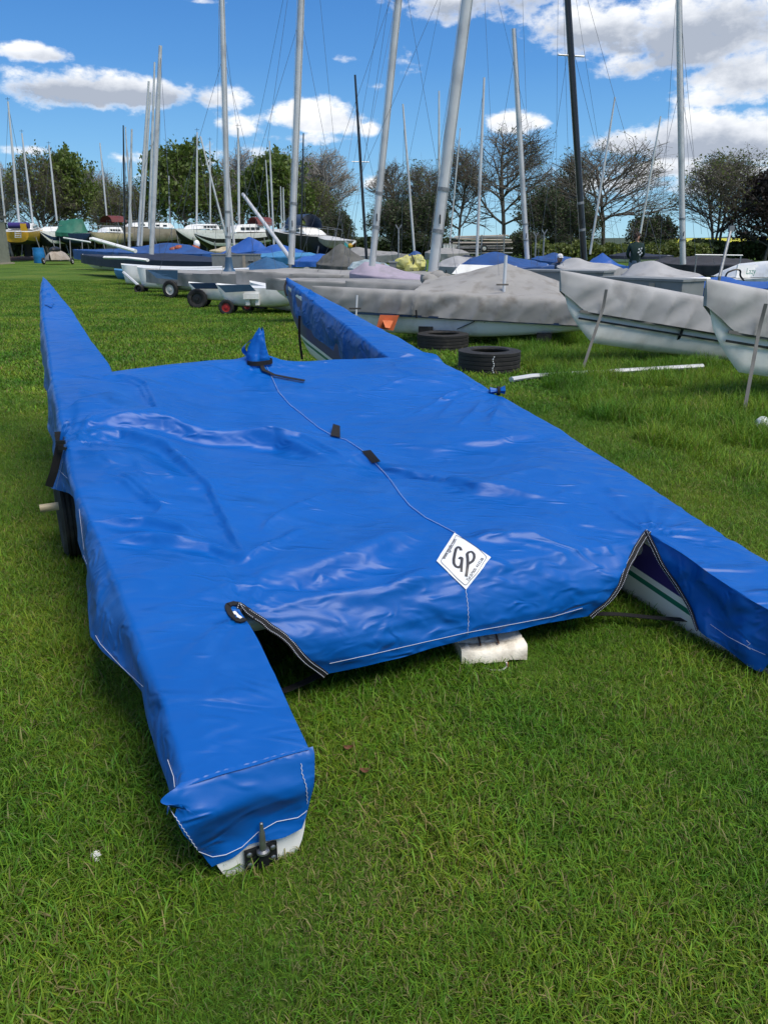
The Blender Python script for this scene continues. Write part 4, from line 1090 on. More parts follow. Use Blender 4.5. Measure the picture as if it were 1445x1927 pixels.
# --- second catamaran (tall aluminium mast, grey fitted cover)
def cat_cover(F, W_, L, vb, vf, parent, m, drop=.27, peak=.45, pk_v=1.5, seed=0, mtent=None, ends=True, wmax=.19, fold=.02):
    """fitted cover: two bow sleeves and a tent between the hulls"""
    def uo(v): t = max(0, 1-v/L); return wmax*min(1, t/.36)**.75+.006
    objs = []
    def fo(v, b, sd):
        a = float(ridged(np.array(v*3.4+b*6+sd*3.), np.array(seed+2.5+b*1.2), 1, 2)); fan = 1-abs(2*((v*3.1+b*1.8+.35*float(vnoise(v*1.7, seed, 1)))%1.0)-1); return .8*float(vnoise(v*2.6+b*4, seed+1.5, sd*2.+3))+.45*a+.95*(fan**2.2)*(.4+.6*abs(float(vnoise(v*1.3, seed+5, sd))))*2
    for side in (0, 1):
        G = []
        for v in np.linspace(vf-.12, L, max(76, int((L-vf)*42))):
            w = uo(v); dd = drop*(.55+.45*min(1, (L-v)/.3)); q = resample([(-w-.01, -dd), (-w-.01, -dd*.5), (-w, -.02), (-w*.8, .012), (0, .02), (w*.8, .012), (w, -.02), (w+.01, -dd*.5), (w+.01, -dd)], 30, 1)
            G.append([F.P((W_ if side else 0)+a+fold*(fo(v, b, -1 if a < 0 else 1)*min(1, (L-v)*2.5)+.006/fold)*(1 if a > 0 else -1)*min(1, -b*7 if b < 0 else 0), v+(.10*b), b) for a, b in q])
        mb = MB(); mb.grid(G); mb.add(G[-1], [tuple(range(30))]); objs.append(mb.build('cover_sleeve', m, parent, auto=70))
    G = []
    for v in np.linspace(-.03, vf, 80):
        w = uo(v); f = min(1, (v+.03)/.12); fr = min(1, (vf-v)/.25)
        h = peak*max(0, 1-abs(v-pk_v)/(1.75 if v > pk_v else 1.45))**.95*f
        q = [(-w-.012, -drop*f-.02), (-w-.012, -drop*.5), (-w-.002, -.025), (-w*.85, .012), (w*.2, .02+h*.06)]
        for k in np.linspace(.08, .92, 15): q.append((k*W_, .02+h*(1-abs(2*k-1))**.9-.02*math.sin(math.pi*k)))
        q += [(W_-w*.2, .02+h*.06), (W_+w*.85, .012), (W_+w, -.025), (W_+w+.012, -drop*.5), (W_+w+.012, -drop*f-.02)]
        q = resample(q, 110, 1)
        row = []
        for a, b in q:
            out = -1 if a < W_/2 else 1; sk = min(1, max(0, -b*9))
            n_ = fold*fo(v, b, out)
            row.append(F.P(a+out*n_*sk, v, b+(1-sk)*fold*.7*vnoise(v*2.6+a, a*2.6, seed)+(1-sk)*fold*.3*ridged(np.array(a*3.+v*2), np.array(v*2.), 2, 2)))
        G.append(row)
    mb = MB(); mb.grid(G); mb.add(G[0], [tuple(range(110))[::-1]]); objs.append(mb.build('cover_body', mtent or m, parent, auto=70))
    return objs
def cat_frame(bow_px, Yb, dirxy, L, zb=None, pt=.0, rl=0.0):
    """u=0 hull bow seen at bow_px; dirxy = stern->bow direction"""
    b = at(*bow_px, Yb); V = unit(np.array([dirxy[0], dirxy[1], 0])); o = b-V*L; yaw = math.atan2(-V[0], V[1])
    return Frame((o[0], o[1]), yaw, b[2]-pt*L, pt, rl)
F1 = cat_frame((588, 539), 12.7, (-1, .22), 4.25, pt=.035)
c1 = thing('catamaran', 'white catamaran under a grey fitted cover behind the loose tyres, thick silver mast', 'catamaran', tuple(F1.P(1, 2, 0)*np.array([1, 1, 0])))
for u in (0, 2.0): cat_hull(c1, F1, u, 4.2, ['gelcoat'], depth=.61, stripes=False, wmax=.152, dz=-.03)
cat_cover(F1, 2.0, 4.25, .3, 2.6, c1, 'grey_cover', drop=.33, peak=.46, pk_v=1.3, seed=4, mtent='grey_cover_warm', fold=.030)
for u in (-.185,):
    mb = MB(); P = [F1.P(u-.016, v, -.35) for v in np.linspace(.0, 3.6, 24)]; mb.ribbon(P, [-F1.U]*24, .035, .006); mb.build('cover_hem', 'navy', c1)
mast(c1, (813, 524), (879, 0), 19.5, 13.6, length=8.6, stays=[(.62, 597, 512, .2), (.62, 940, 545, -1.0), (.62, 790, 500, 2), (.6, 1060, 500, 1.5), (.98, 735, 470, 3), (.95, 1000, 500, 1), (.8, 800, 505, 0)], n=14)
mb = MB(); c = at(812, 520, 13.6)
for i in range(6): ellipsoid(mb, c+np.array([random.uniform(-.12, .25), random.uniform(-.2, .0), random.uniform(-.1, .06)]), .16, .12, .10, 10, 6, jit=.25)
mb.build('mast_foot_wrap', 'grey_cover_warm', c1)
for (px0, py0, px1, py1, w) in ((945, 545, 952, 480, .05), (668, 590, 672, 555, .03)):
    mb = MB(); mb.tube([at(px0, py0+50, 12.1), at(px1, py1, 12.2)], w/2, 8); mb.build('tie_tube', 'alu_white', c1)
    mb = MB(); c = at(px0, py0-10, 12.05); mb.tube([c-np.array([.09, 0, 0]), c+np.array([.09, 0, 0])], .014, 6); mb.build('tie_bar', 'black_paint', c1)
for x0, x1, x2 in ((905, 890, 860), (925, 912, 902)):
    mb = MB(); mb.tube([at(x0, 592, 12.0), at(x1, 606, 11.98), at(x2, 619, 12.05)], .02, 5, flat=.3); mb.build('strap', 'webbing', c1)
mb = MB(); mb.tube([at(783, 583, 12.05), at(784, 598, 12.05)], .014, 5); mb.build('strap', 'webbing', c1)
mb = MB(); mb.tube([at(862, 560, 12.5), at(862, 560, 12.5)*np.array([1, 1, .2])], .02, 5); mb.build('support_post', 'galv', c1)
for v in (.6, 2.4):
    for u in (0.0, 2.0):
        p = F1.P(u, v, 0); mb = MB(); mb.box((p[0], p[1], (p[2]-.5)/2), .22, .3, max(.05, p[2]-.5), F1.V, F1.U); mb.build('support_block', 'rubber', c1, smooth=False)
# orange number plate and lamp board leaning on its trolley
bo = thing('trailer_board', 'orange board with a lamp standing on the trolley under the nearer white hull', 'trailer board', tuple(at(728, 616, 11.9)*np.array([1, 1, 0])))
c = at(728, 603, 11.95); mb = MB(); mb.add([at(708, 617, 11.9), at(740, 622, 11.95), at(751, 593, 12.0), at(715, 592, 11.95), at(708, 617, 12.0)+UP*0, at(740, 622, 12.05), at(751, 593, 12.1), at(715, 592, 12.05)], [(0, 1, 2, 3), (7, 6, 5, 4), (0, 4, 5, 1), (1, 5, 6, 2), (2, 6, 7, 3), (3, 7, 4, 0)]); mb.build('board', 'rust_orange', bo, smooth=False)
mb = MB(); mb.add([at(720, 602, 11.86), at(740, 603, 11.86), at(734, 617, 11.8), at(725, 616, 11.8), at(722, 604, 11.95), at(738, 604, 11.95)], [(0, 1, 2, 3), (0, 3, 4), (1, 5, 2), (0, 4, 5, 1)]); mb.build('lamp', 'orange', bo, smooth=False)
mb = MB(); mb.tube([at(715, 618, 11.9), at(715, 618, 11.9)*np.array([1, 1, 0])], .03, 6); mb.build('prop', 'rubber', bo)

# --- third catamaran at the right, grey cover, bows on straps
F2 = cat_frame((1332, 527), 7.25, (-.93, -.33), 4.6, pt=.165)
c2 = thing('catamaran', 'white catamaran with pale grey cover and long tie straps at the right edge', 'catamaran', tuple(F2.P(1.2, 2.5, 0)*np.array([1, 1, 0])))
W2 = 2.45
for u in (0, W2):
    cat_hull(c2, F2, u, 4.55, ['gelcoat'], depth=.74, stripes=False, wmax=.178, dz=-.03)
    mb = MB(); mb.ribbon([F2.P(u-.186*min(1, (4.6-v)/1.9)**.7-.008, v, -.50) for v in np.linspace(.3, 4.35, 24)], [-F2.U]*24, .022, .004); mb.build('hull_stripe', 'black_paint', c2)
cat_cover(F2, W2, 4.62, .3, .7, c2, 'grey_cover_pale', drop=.41, peak=.05, pk_v=1.2, seed=11, wmax=.225, fold=.030)
for (u, v, fx, fy, Yg) in ((-.05, 4.1, 1398, 785, None), (W2-.05, 4.1, 1092, 707, None)):
    a = F2.P(u-.13, v, -.34); g = ground(fx, fy); mb = MB(); top = F2.P(u-.16, v, -.12)
    mb.ribbon(resample([top, a, (a+g)/2, g], 12, 0), [(0, -1, 0)]*12, .035, .003); mb.build('tie_strap', 'grey_web', c2)
for u, v in ((W2, 2.9), (W2, 1.9), (0, 2.9)):
    mb = MB(); P = [F2.P(u-.20*math.cos(t)-.0, v, -.33-.32*math.sin(t)) for t in np.linspace(0, 1.5, 10)]; mb.ribbon(P, [-F2.U*math.cos(t)-UP*math.sin(t) for t in np.linspace(0, 1.5, 10)], .04, .004); mb.build('hull_strap', 'webbing', c2)
for u in (0, W2):
    mb = MB(); P = [F2.P(u-.19*min(1, (4.6-v)/1.6)**.7-.018, v, -.415) for v in np.linspace(.2, 4.35, 24)]; mb.ribbon(P, [-F2.U]*24, .03, .006); mb.build('cover_hem', 'grey_web', c2)
    for v in (1.2,):
        p = F2.P(u, v, 0); mb = MB(); mb.box((p[0], p[1], max(.05, p[2]-.6)/2), .3, .4, max(.06, p[2]-.6), F2.V, F2.U); mb.build('support_block', 'rubber', c2, smooth=False)
# galvanised crutch post between the boats
mb = MB(); mb.tube([ground(1353, 545)*1.0+UP*0, at(1356, 520, 13.5), at(1374, 430, 14)], .045, 8); 
ps = thing('mast_crutch', 'leaning galvanised steel post standing before the white dinghies at the right', 'post', tuple(at(1354, 520, 13.5)*np.array([1, 1, 0])))
mb = MB(); mb.tube([at(1350, 525, 13.5)*np.array([1, 1, 0]), at(1354, 520, 13.5), at(1375, 432, 13.9)], .026, 8); mb.build('pole', 'galv', ps)
mb = MB(); mb.box(at(1376, 430, 13.9), .08, .07, .10); mb.build('head_fitting', 'galv', ps, smooth=False)
# long white pole in the grass
mb = MB(); P = [ground(962, 714, .06), ground(1000, 708, .06), ground(1150, 699, .075), ground(1322, 689, .11)]; mb.tube(P, .038, 8, flat=.8); tag(mb.build('spar', 'alu_white'), 'long pale metal spar lying in the long grass behind the tyres', 'spar')
# plastic bag at the right edge
mb = MB()
for i in range(6): ellipsoid(mb, ground(1440, 812)+np.array([random.uniform(-.03, .05), random.uniform(-.04, .04), .05+random.uniform(-.02, .03)]), .06, .05, .05, 10, 6, jit=.35)
tag(mb.build('plastic_bag', 'white_bag'), 'crumpled pale plastic bag lying in grass at the right edge', 'bag')

# --- row of covered boats behind
def covered_boat(name, label, cat, bow, Yb, stern, Ys, beam, depth, hm, cm, skirt=.2, peak=.3, pk=.45, ms=None, wheels=None, stripe=None, deck_off=0, strap=None, fold=.02, fine=.5, rise=0, cov=True, deckm=None, **kw):
    B = at(*bow, Yb); S = at(*stern, Ys)
    r = boat_root(name, label, cat, B, S, GR)
    simple_hull(r, B-UP*.02, S-UP*.02, beam, depth, hm, stripe=stripe, fine=fine, deckm=deckm)
    if cov: tent_cover(r, B, S, beam, cm, skirt=skirt, peak=peak, peak_at=pk, seed=random.random()*20, fold=fold, fine=fine, strap=strap, **kw)
    small_wheels(r, B, S, beam*.8, **(wheels or dict(r=.2, rim='gelcoat_dull', where=.55)))
    ax = unit((S-B)*np.array([1, 1, 0])); sd = np.cross(UP, ax); rg = random.Random(label)
    for t in (rg.uniform(.18, .3), rg.uniform(.45, .6), rg.uniform(.72, .88)):      # ties holding the cover down
        p = B+(S-B)*t-sd*(beam/2*min(1, (t/fine)**.65)+.035)*(1 if sd[1] > 0 else -1); mb = MB(); mb.tube([p-UP*(skirt-.06), p-UP*(skirt+.06), p-UP*(depth*.8)+sd*.12*(1 if sd[1] > 0 else -1)], .014, 4); mb.build('tie_strap', 'webbing', r)
    if ms:
        for q in (ms if isinstance(ms, list) else [ms]): mast(r, **q)
    return r
# grey covers with lilac tent, mast 700->750
covered_boat('sailing_dinghy', 'long dinghy under grey cover with lilac tent, leaning silver mast above it', 'dinghy', (505, 524), 15.6, (1010, 528), 15.6, 1.5, .45, 'gelcoat', 'grey_cover', .20, .05, .4,
             ms=dict(base=(700, 500), top=(750, 0), w=12.5, Y=16.2, length=8.3, stays=[(.62, 560, 500, 0), (.62, 860, 520, 0), (.6, 640, 515, -1), (.98, 640, 455, 1), (.9, 655, 500, 0)]))
r = covered_boat('sailing_dinghy', 'dinghy under a pale lilac cover lying between the two thick silver masts', 'dinghy', (660, 515), 17, (900, 520), 17, 1.7, .4, 'gelcoat_dull', 'lilac_cover', .15, .28, .12, fold=.03)
covered_boat('sailing_dinghy', 'grey covered dinghy, white and navy hull on red wheels, tallest silver mast at its middle', 'dinghy', (447, 509), 19.5, (800, 513), 20, 1.6, .55, 'gelcoat', 'grey_cover', .42, .12, .42,
             ms=dict(base=(548, 497), top=(567, 0), w=12, Y=20, length=8.6, stays=[(.62, 415, 520, 0), (.62, 660, 510, 0), (.95, 470, 500, -.5), (.9, 455, 380, 4), (.95, 650, 480, 2)]), wheels=dict(r=.2, rim='red', where=.12), fold=.03)
covered_boat('sailing_dinghy', 'dinghy with blue and grey cover, black wheels below, thin silver mast in blue sleeve', 'dinghy', (278, 507), 24, (560, 512), 22, 1.6, .50, 'gelcoat', 'grey_cover', .36, .06, .5,
             ms=dict(base=(431, 500), top=(418, 0), w=9.5, Y=23, length=8.8, stays=[(.6, 300, 508, 0), (.6, 520, 505, 0), (.7, 480, 500, 2), (.9, 405, 480, 2)]), wheels=dict(r=.26, rim='gelcoat_dull', where=.25), fold=.03)
# blue bow panel, navy hull panels, mast sleeve as parts of their own boats
def panel(parent, pts, m, name='cover_panel', off=0.0):
    P = [at(*p) for p in pts]; P2 = [p+np.array([0, .03, 0]) for p in P]; n = len(P); mb = MB()
    F = [tuple(range(n)), tuple(range(2*n-1, n-1, -1))]+[(i, n+i, n+(i+1) % n, (i+1) % n) for i in range(n)]
    mb.add(P+P2, F); return mb.build(name, m, parent, smooth=False)
bb = [o for o in COL.objects if o.get('label', '').startswith('dinghy with blue and grey cover')][0]
panel(bb, [(277, 507, 22.6), (334, 508, 22.2), (334, 526, 22.2), (295, 523, 22.4)], 'blue_grey')
mb = MB(); c = at(431, 503, 22.9); G = [[c+np.array([r_*math.cos(a), r_*math.sin(a), h]) for a in np.linspace(0, 6.28, 13)[:-1]] for r_, h in ((.42, -.25), (.2, -.12), (.12, .0), (.10, .16), (.09, .28))]; mb.grid(G, closed=True); mb.build('mast_sleeve', 'blue_grey', bb)
# navy/white hulls under that row with red wheels and a white cradle
def bare_hull(label, bow, Yb, stern, Ys, beam, depth, hm, stripe, wheels=None, deckm=None, name='dinghy_hull', **kw):
    B = at(*bow, Yb); S = at(*stern, Ys); r = boat_root(name, label, 'dinghy', B, S, GR); simple_hull(r, B, S, beam, depth, hm, stripe=stripe, deckm=deckm, **kw)
    if wheels: small_wheels(r, B, S, beam*.7, **wheels)
    return r
r = bare_hull('slim white hull with navy side panel hanging over the grey spoked wheel', (355, 532), 19.5, (540, 535), 19.5, .7, .36, 'gelcoat', None, dict(r=.24, rim='black_paint', where=.1, wd=.14))
panel(r, [(356, 532, 19.12), (404, 532, 19.12), (412, 543, 19.14), (368, 543, 19.14)], 'navy', 'hull_panel')
r = bare_hull('slim white hull with blue grey side panel just above a red hubbed wheel', (408, 535), 17.8, (600, 537), 17.8, .7, .42, 'gelcoat', None, dict(r=.17, rim='red', where=.10, wd=.1))
panel(r, [(409, 536, 17.40), (470, 535, 17.40), (481, 547, 17.42), (424, 550, 17.42)], 'blue_grey', 'hull_panel')
mb = MB(); mb.box(at(475, 556, 17.6), .34, .4, .12, ); mb.box(at(468, 562, 17.6), .09, .3, .25); mb.box(at(486, 562, 17.6), .09, .3, .25); mb.build('trolley_cradle', 'gelcoat', r, smooth=False)
r = bare_hull('plain white slim hull with black line beside the red hubbed wheel', (470, 530), 18.6, (640, 545), 17.5, .8, .5, 'gelcoat', None, dict(r=.17, rim='red', where=.05, wd=.1))
mb = MB(); mb.ribbon([at(x, y, 18.1-.004*(x-490)) for x, y in ((486, 545), (520, 548), (560, 552))], [(0, -1, 0)]*3, .03, .01); mb.build('hull_line', 'black_paint', r)
for (lab, bw, st, Y) in (('bare white catamaran hull, the blunt ended one furthest left', (228, 497), (420, 502), 27.5), ('bare white catamaran hull lying just right of the furthest left one', (258, 502), (470, 505), 25.8)):
    B = at(*bw, Y); S = at(*st, Y); r = boat_root('catamaran_hull', lab, 'catamaran hull', B, S, 'bare white hulls'); simple_hull(r, B, S, .55, .62, 'gelcoat', bowrake=.02, fine=.06, rock=.1, tr=.9, vee=.5)
    if Y < 26: small_wheels(r, B, S, .5, r=.14, rim='black_paint', where=.02, wd=.25)
    else:
        mb = MB(); mb.tube([at(232, 512, 27), at(262, 538, 26.6)], .05, 6); mb.build('dolly_arm', 'alu_white', r)
covered_boat('sailing_dinghy', 'large boat under a black cover with white trim, tall silver mast at left', 'dinghy', (155, 478), 42, (460, 492), 30, 2.3, .62, 'gelcoat', 'navy_cover', .42, .25, .6,
             ms=dict(base=(285, 478), top=(302, 85), w=8.5, Y=33, stays=[(.97, 325, 470, -2), (.97, 300, 480, 2), (.6, 210, 480, 3)]), fold=.03)
r = bare_hull('turquoise and white bow poking from beneath the black covered boat', (215, 506), 31, (300, 506), 30, 1.0, .35, 'sky_blue', None)
mb = MB(); mb.tube([at(197, 484, 30.5), at(240, 485, 30), at(278, 489, 29.5)], .09, 8, flat=.6); tag(mb.build('spar', 'gelcoat'), 'white spar lying on top of the black boat cover', 'spar')
covered_boat('sailing_dinghy', 'boat under a bright blue cover furthest left in the dinghy rows', 'dinghy', (140, 469), 50, (400, 477), 44, 2.3, .5, 'gelcoat', 'blue_cover', .55, .55, .72,
             ms=[dict(base=(260, 462), top=(280, 152), w=5, Y=48), dict(base=(266, 462), top=(283, 173), w=4, Y=50), dict(base=(281, 430), top=(291, 116), w=4.5, Y=52, stays=[(.7, 262, 440, 0)])])
mb = MB(); mb.tube([at(120, 447, 48), at(170, 455, 47)], .05, 6); mb.tube([at(170, 450, 46), at(175, 449, 46), at(255, 472, 44)], .13, 8, flat=.8); tag(mb.build('furled_spar', 'gelcoat'), 'white mast lying slanted over the bright blue boat cover', 'mast')
M2 = [  # far masts in the middle: base, top, w, Y, tone
    ('thin silver mast reaching halfway up the sky left of the centre', (243, 465), (248, 242), 4.2, 50), ('slender mast leaning right in the left group of thin masts', (234, 462), (232, 234), 3.6, 55)]
# generic scattered covered dinghies of the middle field
mid = [
 ('blue covered dinghy with crumpled folds beyond the black boat', (415, 478), 45, (505, 470), 44, 2.0, 'bright_blue_cover', .5, 1.0, .6, None),
 ('blue covered dinghy crumpled beside the fallen silver mast', (478, 476), 40, (570, 474), 40, 2.0, 'bright_blue_cover', .4, .5, .5, dict(base=(516, 475), top=(507, 264), w=3.6, Y=42)),
 ('dark teal tented dinghy just behind the grey covered row', (462, 507), 26, (545, 503), 26, 1.9, 'teal_cover', .1, .40, .5, None),
 ('mouldy olive grey tented cover in the middle of the yard', (596, 497), 31, (700, 497), 31, 2.4, 'mold_cover', .25, .95, .45, dict(base=(690, 490), top=(668, 140), w=5.5, Y=34, dark=True, spreader=True, stays=[(.85, 620, 520, -4), (.85, 740, 490, 2)])),
 ('long low dinghy under a sky blue cover behind the mouldy tent', (480, 482), 37, (600, 480), 36, 1.9, 'sky_blue', .3, .2, .5, None),
 ('low dinghy with royal blue cover left of the mouldy tent', (555, 492), 32, (640, 484), 36, 1.7, 'bright_blue_cover', .2, .25, .5, None),
 ('dinghy wrapped in cloudy clear film next to the leaning mast', (655, 506), 23, (735, 504), 23, 1.4, 'clear_film', .2, .32, .4, None),
 ('blue tent covered dinghy right of the black mast', (735, 496), 33, (800, 492), 33, 1.8, 'blue_cover', .3, .55, .7, dict(base=(780, 480), top=(758, 195), w=4.5, Y=36, stays=[(.9, 755, 480, 0)])),
 ('large blue tent covered dinghy behind the white sloping transom', (865, 500), 24, (1030, 498), 24, 2.2, 'blue_cover', .2, .45, .4, dict(base=(992, 487), top=(966, 53), w=9, Y=25, stays=[(.9, 900, 500, 0), (.6, 1015, 490, 0)])),
 ('pale grey covered dinghy low behind the thick silver mast', (820, 500), 27, (900, 494), 27, 1.8, 'grey_cover_pale', .2, .3, .5, dict(base=(897, 485), top=(911, 145), w=5.5, Y=28, stays=[(.95, 862, 490, 0)])),
 ('blue covered dinghy to the left of the man in the white cap', (1000, 488), 30, (1085, 490), 30, 1.9, 'blue_cover', .3, .25, .5, None),
 ('low grey covered dinghy beneath the thin tapering mast', (800, 475), 45, (880, 475), 45, 1.9, 'grey_cover', .35, .3, .5, dict(base=(826, 470), top=(826, 170), w=4.2, Y=45)),
 ('navy covered dinghy near the pale water tank', (850, 492), 33, (900, 492), 33, 1.6, 'navy_cover', .3, .3, .5, dict(base=(845, 473), top=(866, 240), w=2.6, Y=60)),
 ('crumpled pale grey cover draped over a dinghy beside the black mast', (1050, 500), 20, (1165, 508), 19, 1.7, 'grey_cover_pale', .12, .18, .35, dict(base=(1099, 490), top=(1068, 0), w=11, Y=22, dark=True, length=9, spreader=True, stays=[(.6, 1010, 500, 0), (.6, 1180, 505, 0), (.98, 1045, 490, 1), (.9, 1250, 510, -1), (.9, 1160, 480, 3), (.97, 1075, 478, 2)])),
 ('royal blue cover heaped over a dinghy left of the standing man', (1110, 496), 26, (1155, 500), 25, 1.5, 'bright_blue_cover', .15, .42, .5, dict(base=(1110, 478), top=(1157, 182), w=4, Y=32)),
 ('grey tent cover with dark ties beside the right hand silver mast', (1170, 520), 18.5, (1340, 526), 17, 2.0, 'grey_cover_pale', .12, .42, .35, None),
 ('black covered boat low behind the right hand silver mast', (1235, 490), 34, (1445, 500), 28, 2.4, 'dark_cover', .35, .35, .5, dict(base=(1285, 497), top=(1277, 0), w=10, Y=26, length=8.5, stays=[(.6, 1200, 500, 0), (.6, 1345, 500, 0), (.9, 1320, 440, 3), (.98, 1240, 500, 0), (.8, 1310, 500, 0)])),
 ('dinghy with a bright blue cover running off the right edge', (1300, 530), 16.5, (1500, 540), 14.5, 1.8, 'bright_blue_cover', .18, .06, .3, None),
 ('grey covered low dinghy between the lilac cover and water tank', (640, 480), 48, (760, 478), 46, 2.0, 'grey_cover', .4, .5, .3, None),
 ('dark grey covered dinghy in front of the black motor cruiser', (395, 488), 36, (470, 486), 36, 1.9, 'dark_cover', .3, .3, .5, None),
 ('pale beige covered dinghy below the white motor cruiser', (395, 472), 50, (480, 470), 50, 2.0, 'cream_hull', .3, .3, .5, dict(base=(441, 465), top=(430, 330), w=4.5, Y=50)),
]
for (lab, bw, Yb, st, Ys, beam, cm, sk, pk_, pa, ms) in mid:
    hm = 'gelcoat' if random.random() < .6 else 'gelcoat_dull'
    covered_boat('sailing_dinghy', lab, 'dinghy', bw, Yb, st, Ys, beam, .5, hm, cm, sk, pk_*.72, pa, ms=ms, fold=.05, ridge=.10)
# small masts that stand on boats hidden in the yard
hid = [((243, 467), (248, 242), 4.4, 52, 'silver mast standing alone just left of the cluster of tall thin masts'),
       ((235, 464), (232, 235), 3.2, 60, 'thin silver mast with dark stay left of the masts cluster'),
       ((248, 425), (236, 238), 2.6, 75, 'faint thin mast leaning into the left masts cluster'),
       ((530, 430), (528, 350), 2.6, 75, 'short thin pole standing in front of the dense green tree'),
       ((566, 484), (571, 250), 3.4, 60, 'dark slim mast standing right behind the middle silver mast'),
       ((1203, 448), (1243, 218), 3.6, 55, 'pale mast leaning right over the standing man')]
for i, (b, t, w, Y, lab) in enumerate(hid):
    p = at(*b, Y); r = thing('sailing_dinghy', lab, 'dinghy', (p[0], p[1], 0), GR)
    S = p+np.array([2.2, .4, 0])*np.array([1, 1, 0]); B = p-np.array([2.0, .4, 0]); B[2] = S[2] = .75
    simple_hull(r, B, S, 1.6, .45, 'gelcoat_dull'); tent_cover(r, B, S, 1.6, ['grey_cover', 'blue_cover', 'navy_cover'][i % 3], skirt=.2, peak=.3, seed=i)
    a = p.copy(); mast(r, b, t, w, Y, dark='dark' in lab, stays=[(.85, b[0]-14, b[1]-2, 0), (.85, b[0]+12, b[1]-2, 0)])
# lowered silver mast slanting down to the centre
fm = thing('lowered_mast', 'thick silver mast lowered at a slant, propped left of the tall middle mast', 'mast', tuple(at(545, 484, 24)*np.array([1, 1, 0])))
mb = MB(); mb.tube([at(545, 484, 23.5), at(457, 365, 27)], [.062, .055], 10); mb.build('spar', 'aluminium', fm)
mb = MB(); p = at(545, 484, 23.5); mb.tube([p, p*np.array([1, 1, 0])], .04, 6); mb.build('prop', 'galv', fm)
fm = thing('leaning_mast', 'slim silver mast leaning to the left behind the white yachts', 'mast', tuple(at(430, 462, 62)*np.array([1, 1, 0])))
mb = MB(); mb.tube([at(430, 462, 60)*np.array([1, 1, 0]), at(430, 462, 60), at(377, 256, 60)], [.08, .08, .06], 8); mb.build('spar', 'aluminium', fm)
# grey storage boxes / trailers
def grey_box(label, a, b, c, d, Y1, Y2, h):
    """long box: top front edge a->b in px, distances Y1 (left) Y2 (right), depth .7"""
    A = at(*a, Y1); Bp = at(*b, Y2); ax = unit((Bp-A)*np.array([1, 1, 0])); dy = np.cross(UP, ax); L_ = np.linalg.norm(Bp-A); r = thing('storage_box', label, 'storage box', tuple((A+Bp)/2*np.array([1, 1, 0])), 'long grey boxes among the boats')
    mb = MB(); mid_ = (A+Bp)/2; mb.box(mid_+dy*.3-UP*h/2, L_, .6, h, ax, dy, UP); mb.build('box_body', 'grey_box', r, smooth=False)
    mb = MB(); mb.box(mid_+dy*.3+UP*.02, L_+.04, .64, .035, ax, dy, UP); mb.build('lid', 'grey_box', r, smooth=False)
    mb = MB(); mb.box(Bp-ax*.28-UP*h*.5-dy*.012, .18, .02, .03, ax, dy, UP); mb.build('handle', 'black_paint', r, smooth=False)
    mb = MB(); mb.box(Bp-ax*.12-UP*h*.62-dy*.012, .05, .03, .07, ax, dy, UP); mb.build('latch', 'black_paint', r, smooth=False)
    mb = MB(); mb.box(Bp-ax*.52-UP*h*.5-dy*.006, .1, .012, h, ax, dy, UP); mb.build('rust_band', 'beige_hull', r, smooth=False)
    for t in (.15, .85):
        p = A+(Bp-A)*t+dy*.3-UP*h; mb = MB(); mb.box(p*np.array([1, 1, .5]), .12, .5, max(.05, p[2]), ax, dy, UP); mb.build('foot', 'rubber', r, smooth=False)
    return r
grey_box('long grey storage box with latch and rust band behind the right grey cover', (1128, 521), (1284, 534), 0, 0, 13.2, 12.0, .26)
grey_box('pale grey storage box behind the peak of the big grey tent cover', (982, 511), (1135, 513), 0, 0, 16.5, 15.5, .42)
grey_box('dull grey box on wheels behind the white hulls at left', (398, 479), (486, 480), 0, 0, 29, 29, .42)
grey_box('small grey box left of the yellow sail cover', (733, 494), (758, 495), 0, 0, 21, 21, .3)
# sloping white transom panel with yellow edge
r = thing('white_dinghy', 'upturned white dinghy with sloping transom behind the grey tent cover', 'dinghy', tuple(at(910, 515, 19)*np.array([1, 1, 0])))
P = [at(865, 497, 19), at(973, 500, 19), at(955, 523, 18.9), at(930, 522, 18.9), at(850, 515, 18.9)]; mb = MB(); P2 = [p+np.array([.1, 1.0, -.05]) for p in P]
mb.add(P+P2, [tuple(range(5)), tuple(range(9, 4, -1))]+[(i, 5+i, 5+(i+1) % 5, (i+1) % 5) for i in range(5)]); mb.build('hull', 'gelcoat', r, smooth=False)
mb = MB(); mb.box(at(965, 519, 18.8)-UP*.03, .3, .3, .05); mb.build('rubbing_strake', 'yellow_hull', r, smooth=False)
mb = MB(); p = at(910, 524, 19); mb.box((p[0], p[1]+.5, p[2]/2-.05), .9, .6, p[2]-.1); mb.build('support_block', 'rubber', r, smooth=False)
# yellow sail bundle
mb = MB(); c = at(774, 497, 21); 
for i in range(8): ellipsoid(mb, c+np.array([random.uniform(-.28, .28), random.uniform(-.2, .2), random.uniform(-.14, .08)]), .2, .2, .17, 10, 7, jit=.35)
ys = thing('sail_bundle', 'crumpled yellow sailcloth bundle heaped among the grey boats', 'sail bundle', tuple(c*np.array([1, 1, 0]))); mb.build('cloth_heap', 'yellow_cover', ys, auto=25)
mb = MB(); mb.tube([c+np.array([.02, -.36, -.15]), c+np.array([.05, -.3, .1]), c+np.array([.0, 0, .24])], .02, 5); mb.build('tie_cord', 'black_paint', ys)
mb = MB(); mb.box(c*np.array([1, 1, .5])-UP*.1, .6, .5, c[2]-.3); mb.build('stand', 'galv', ys, smooth=False)
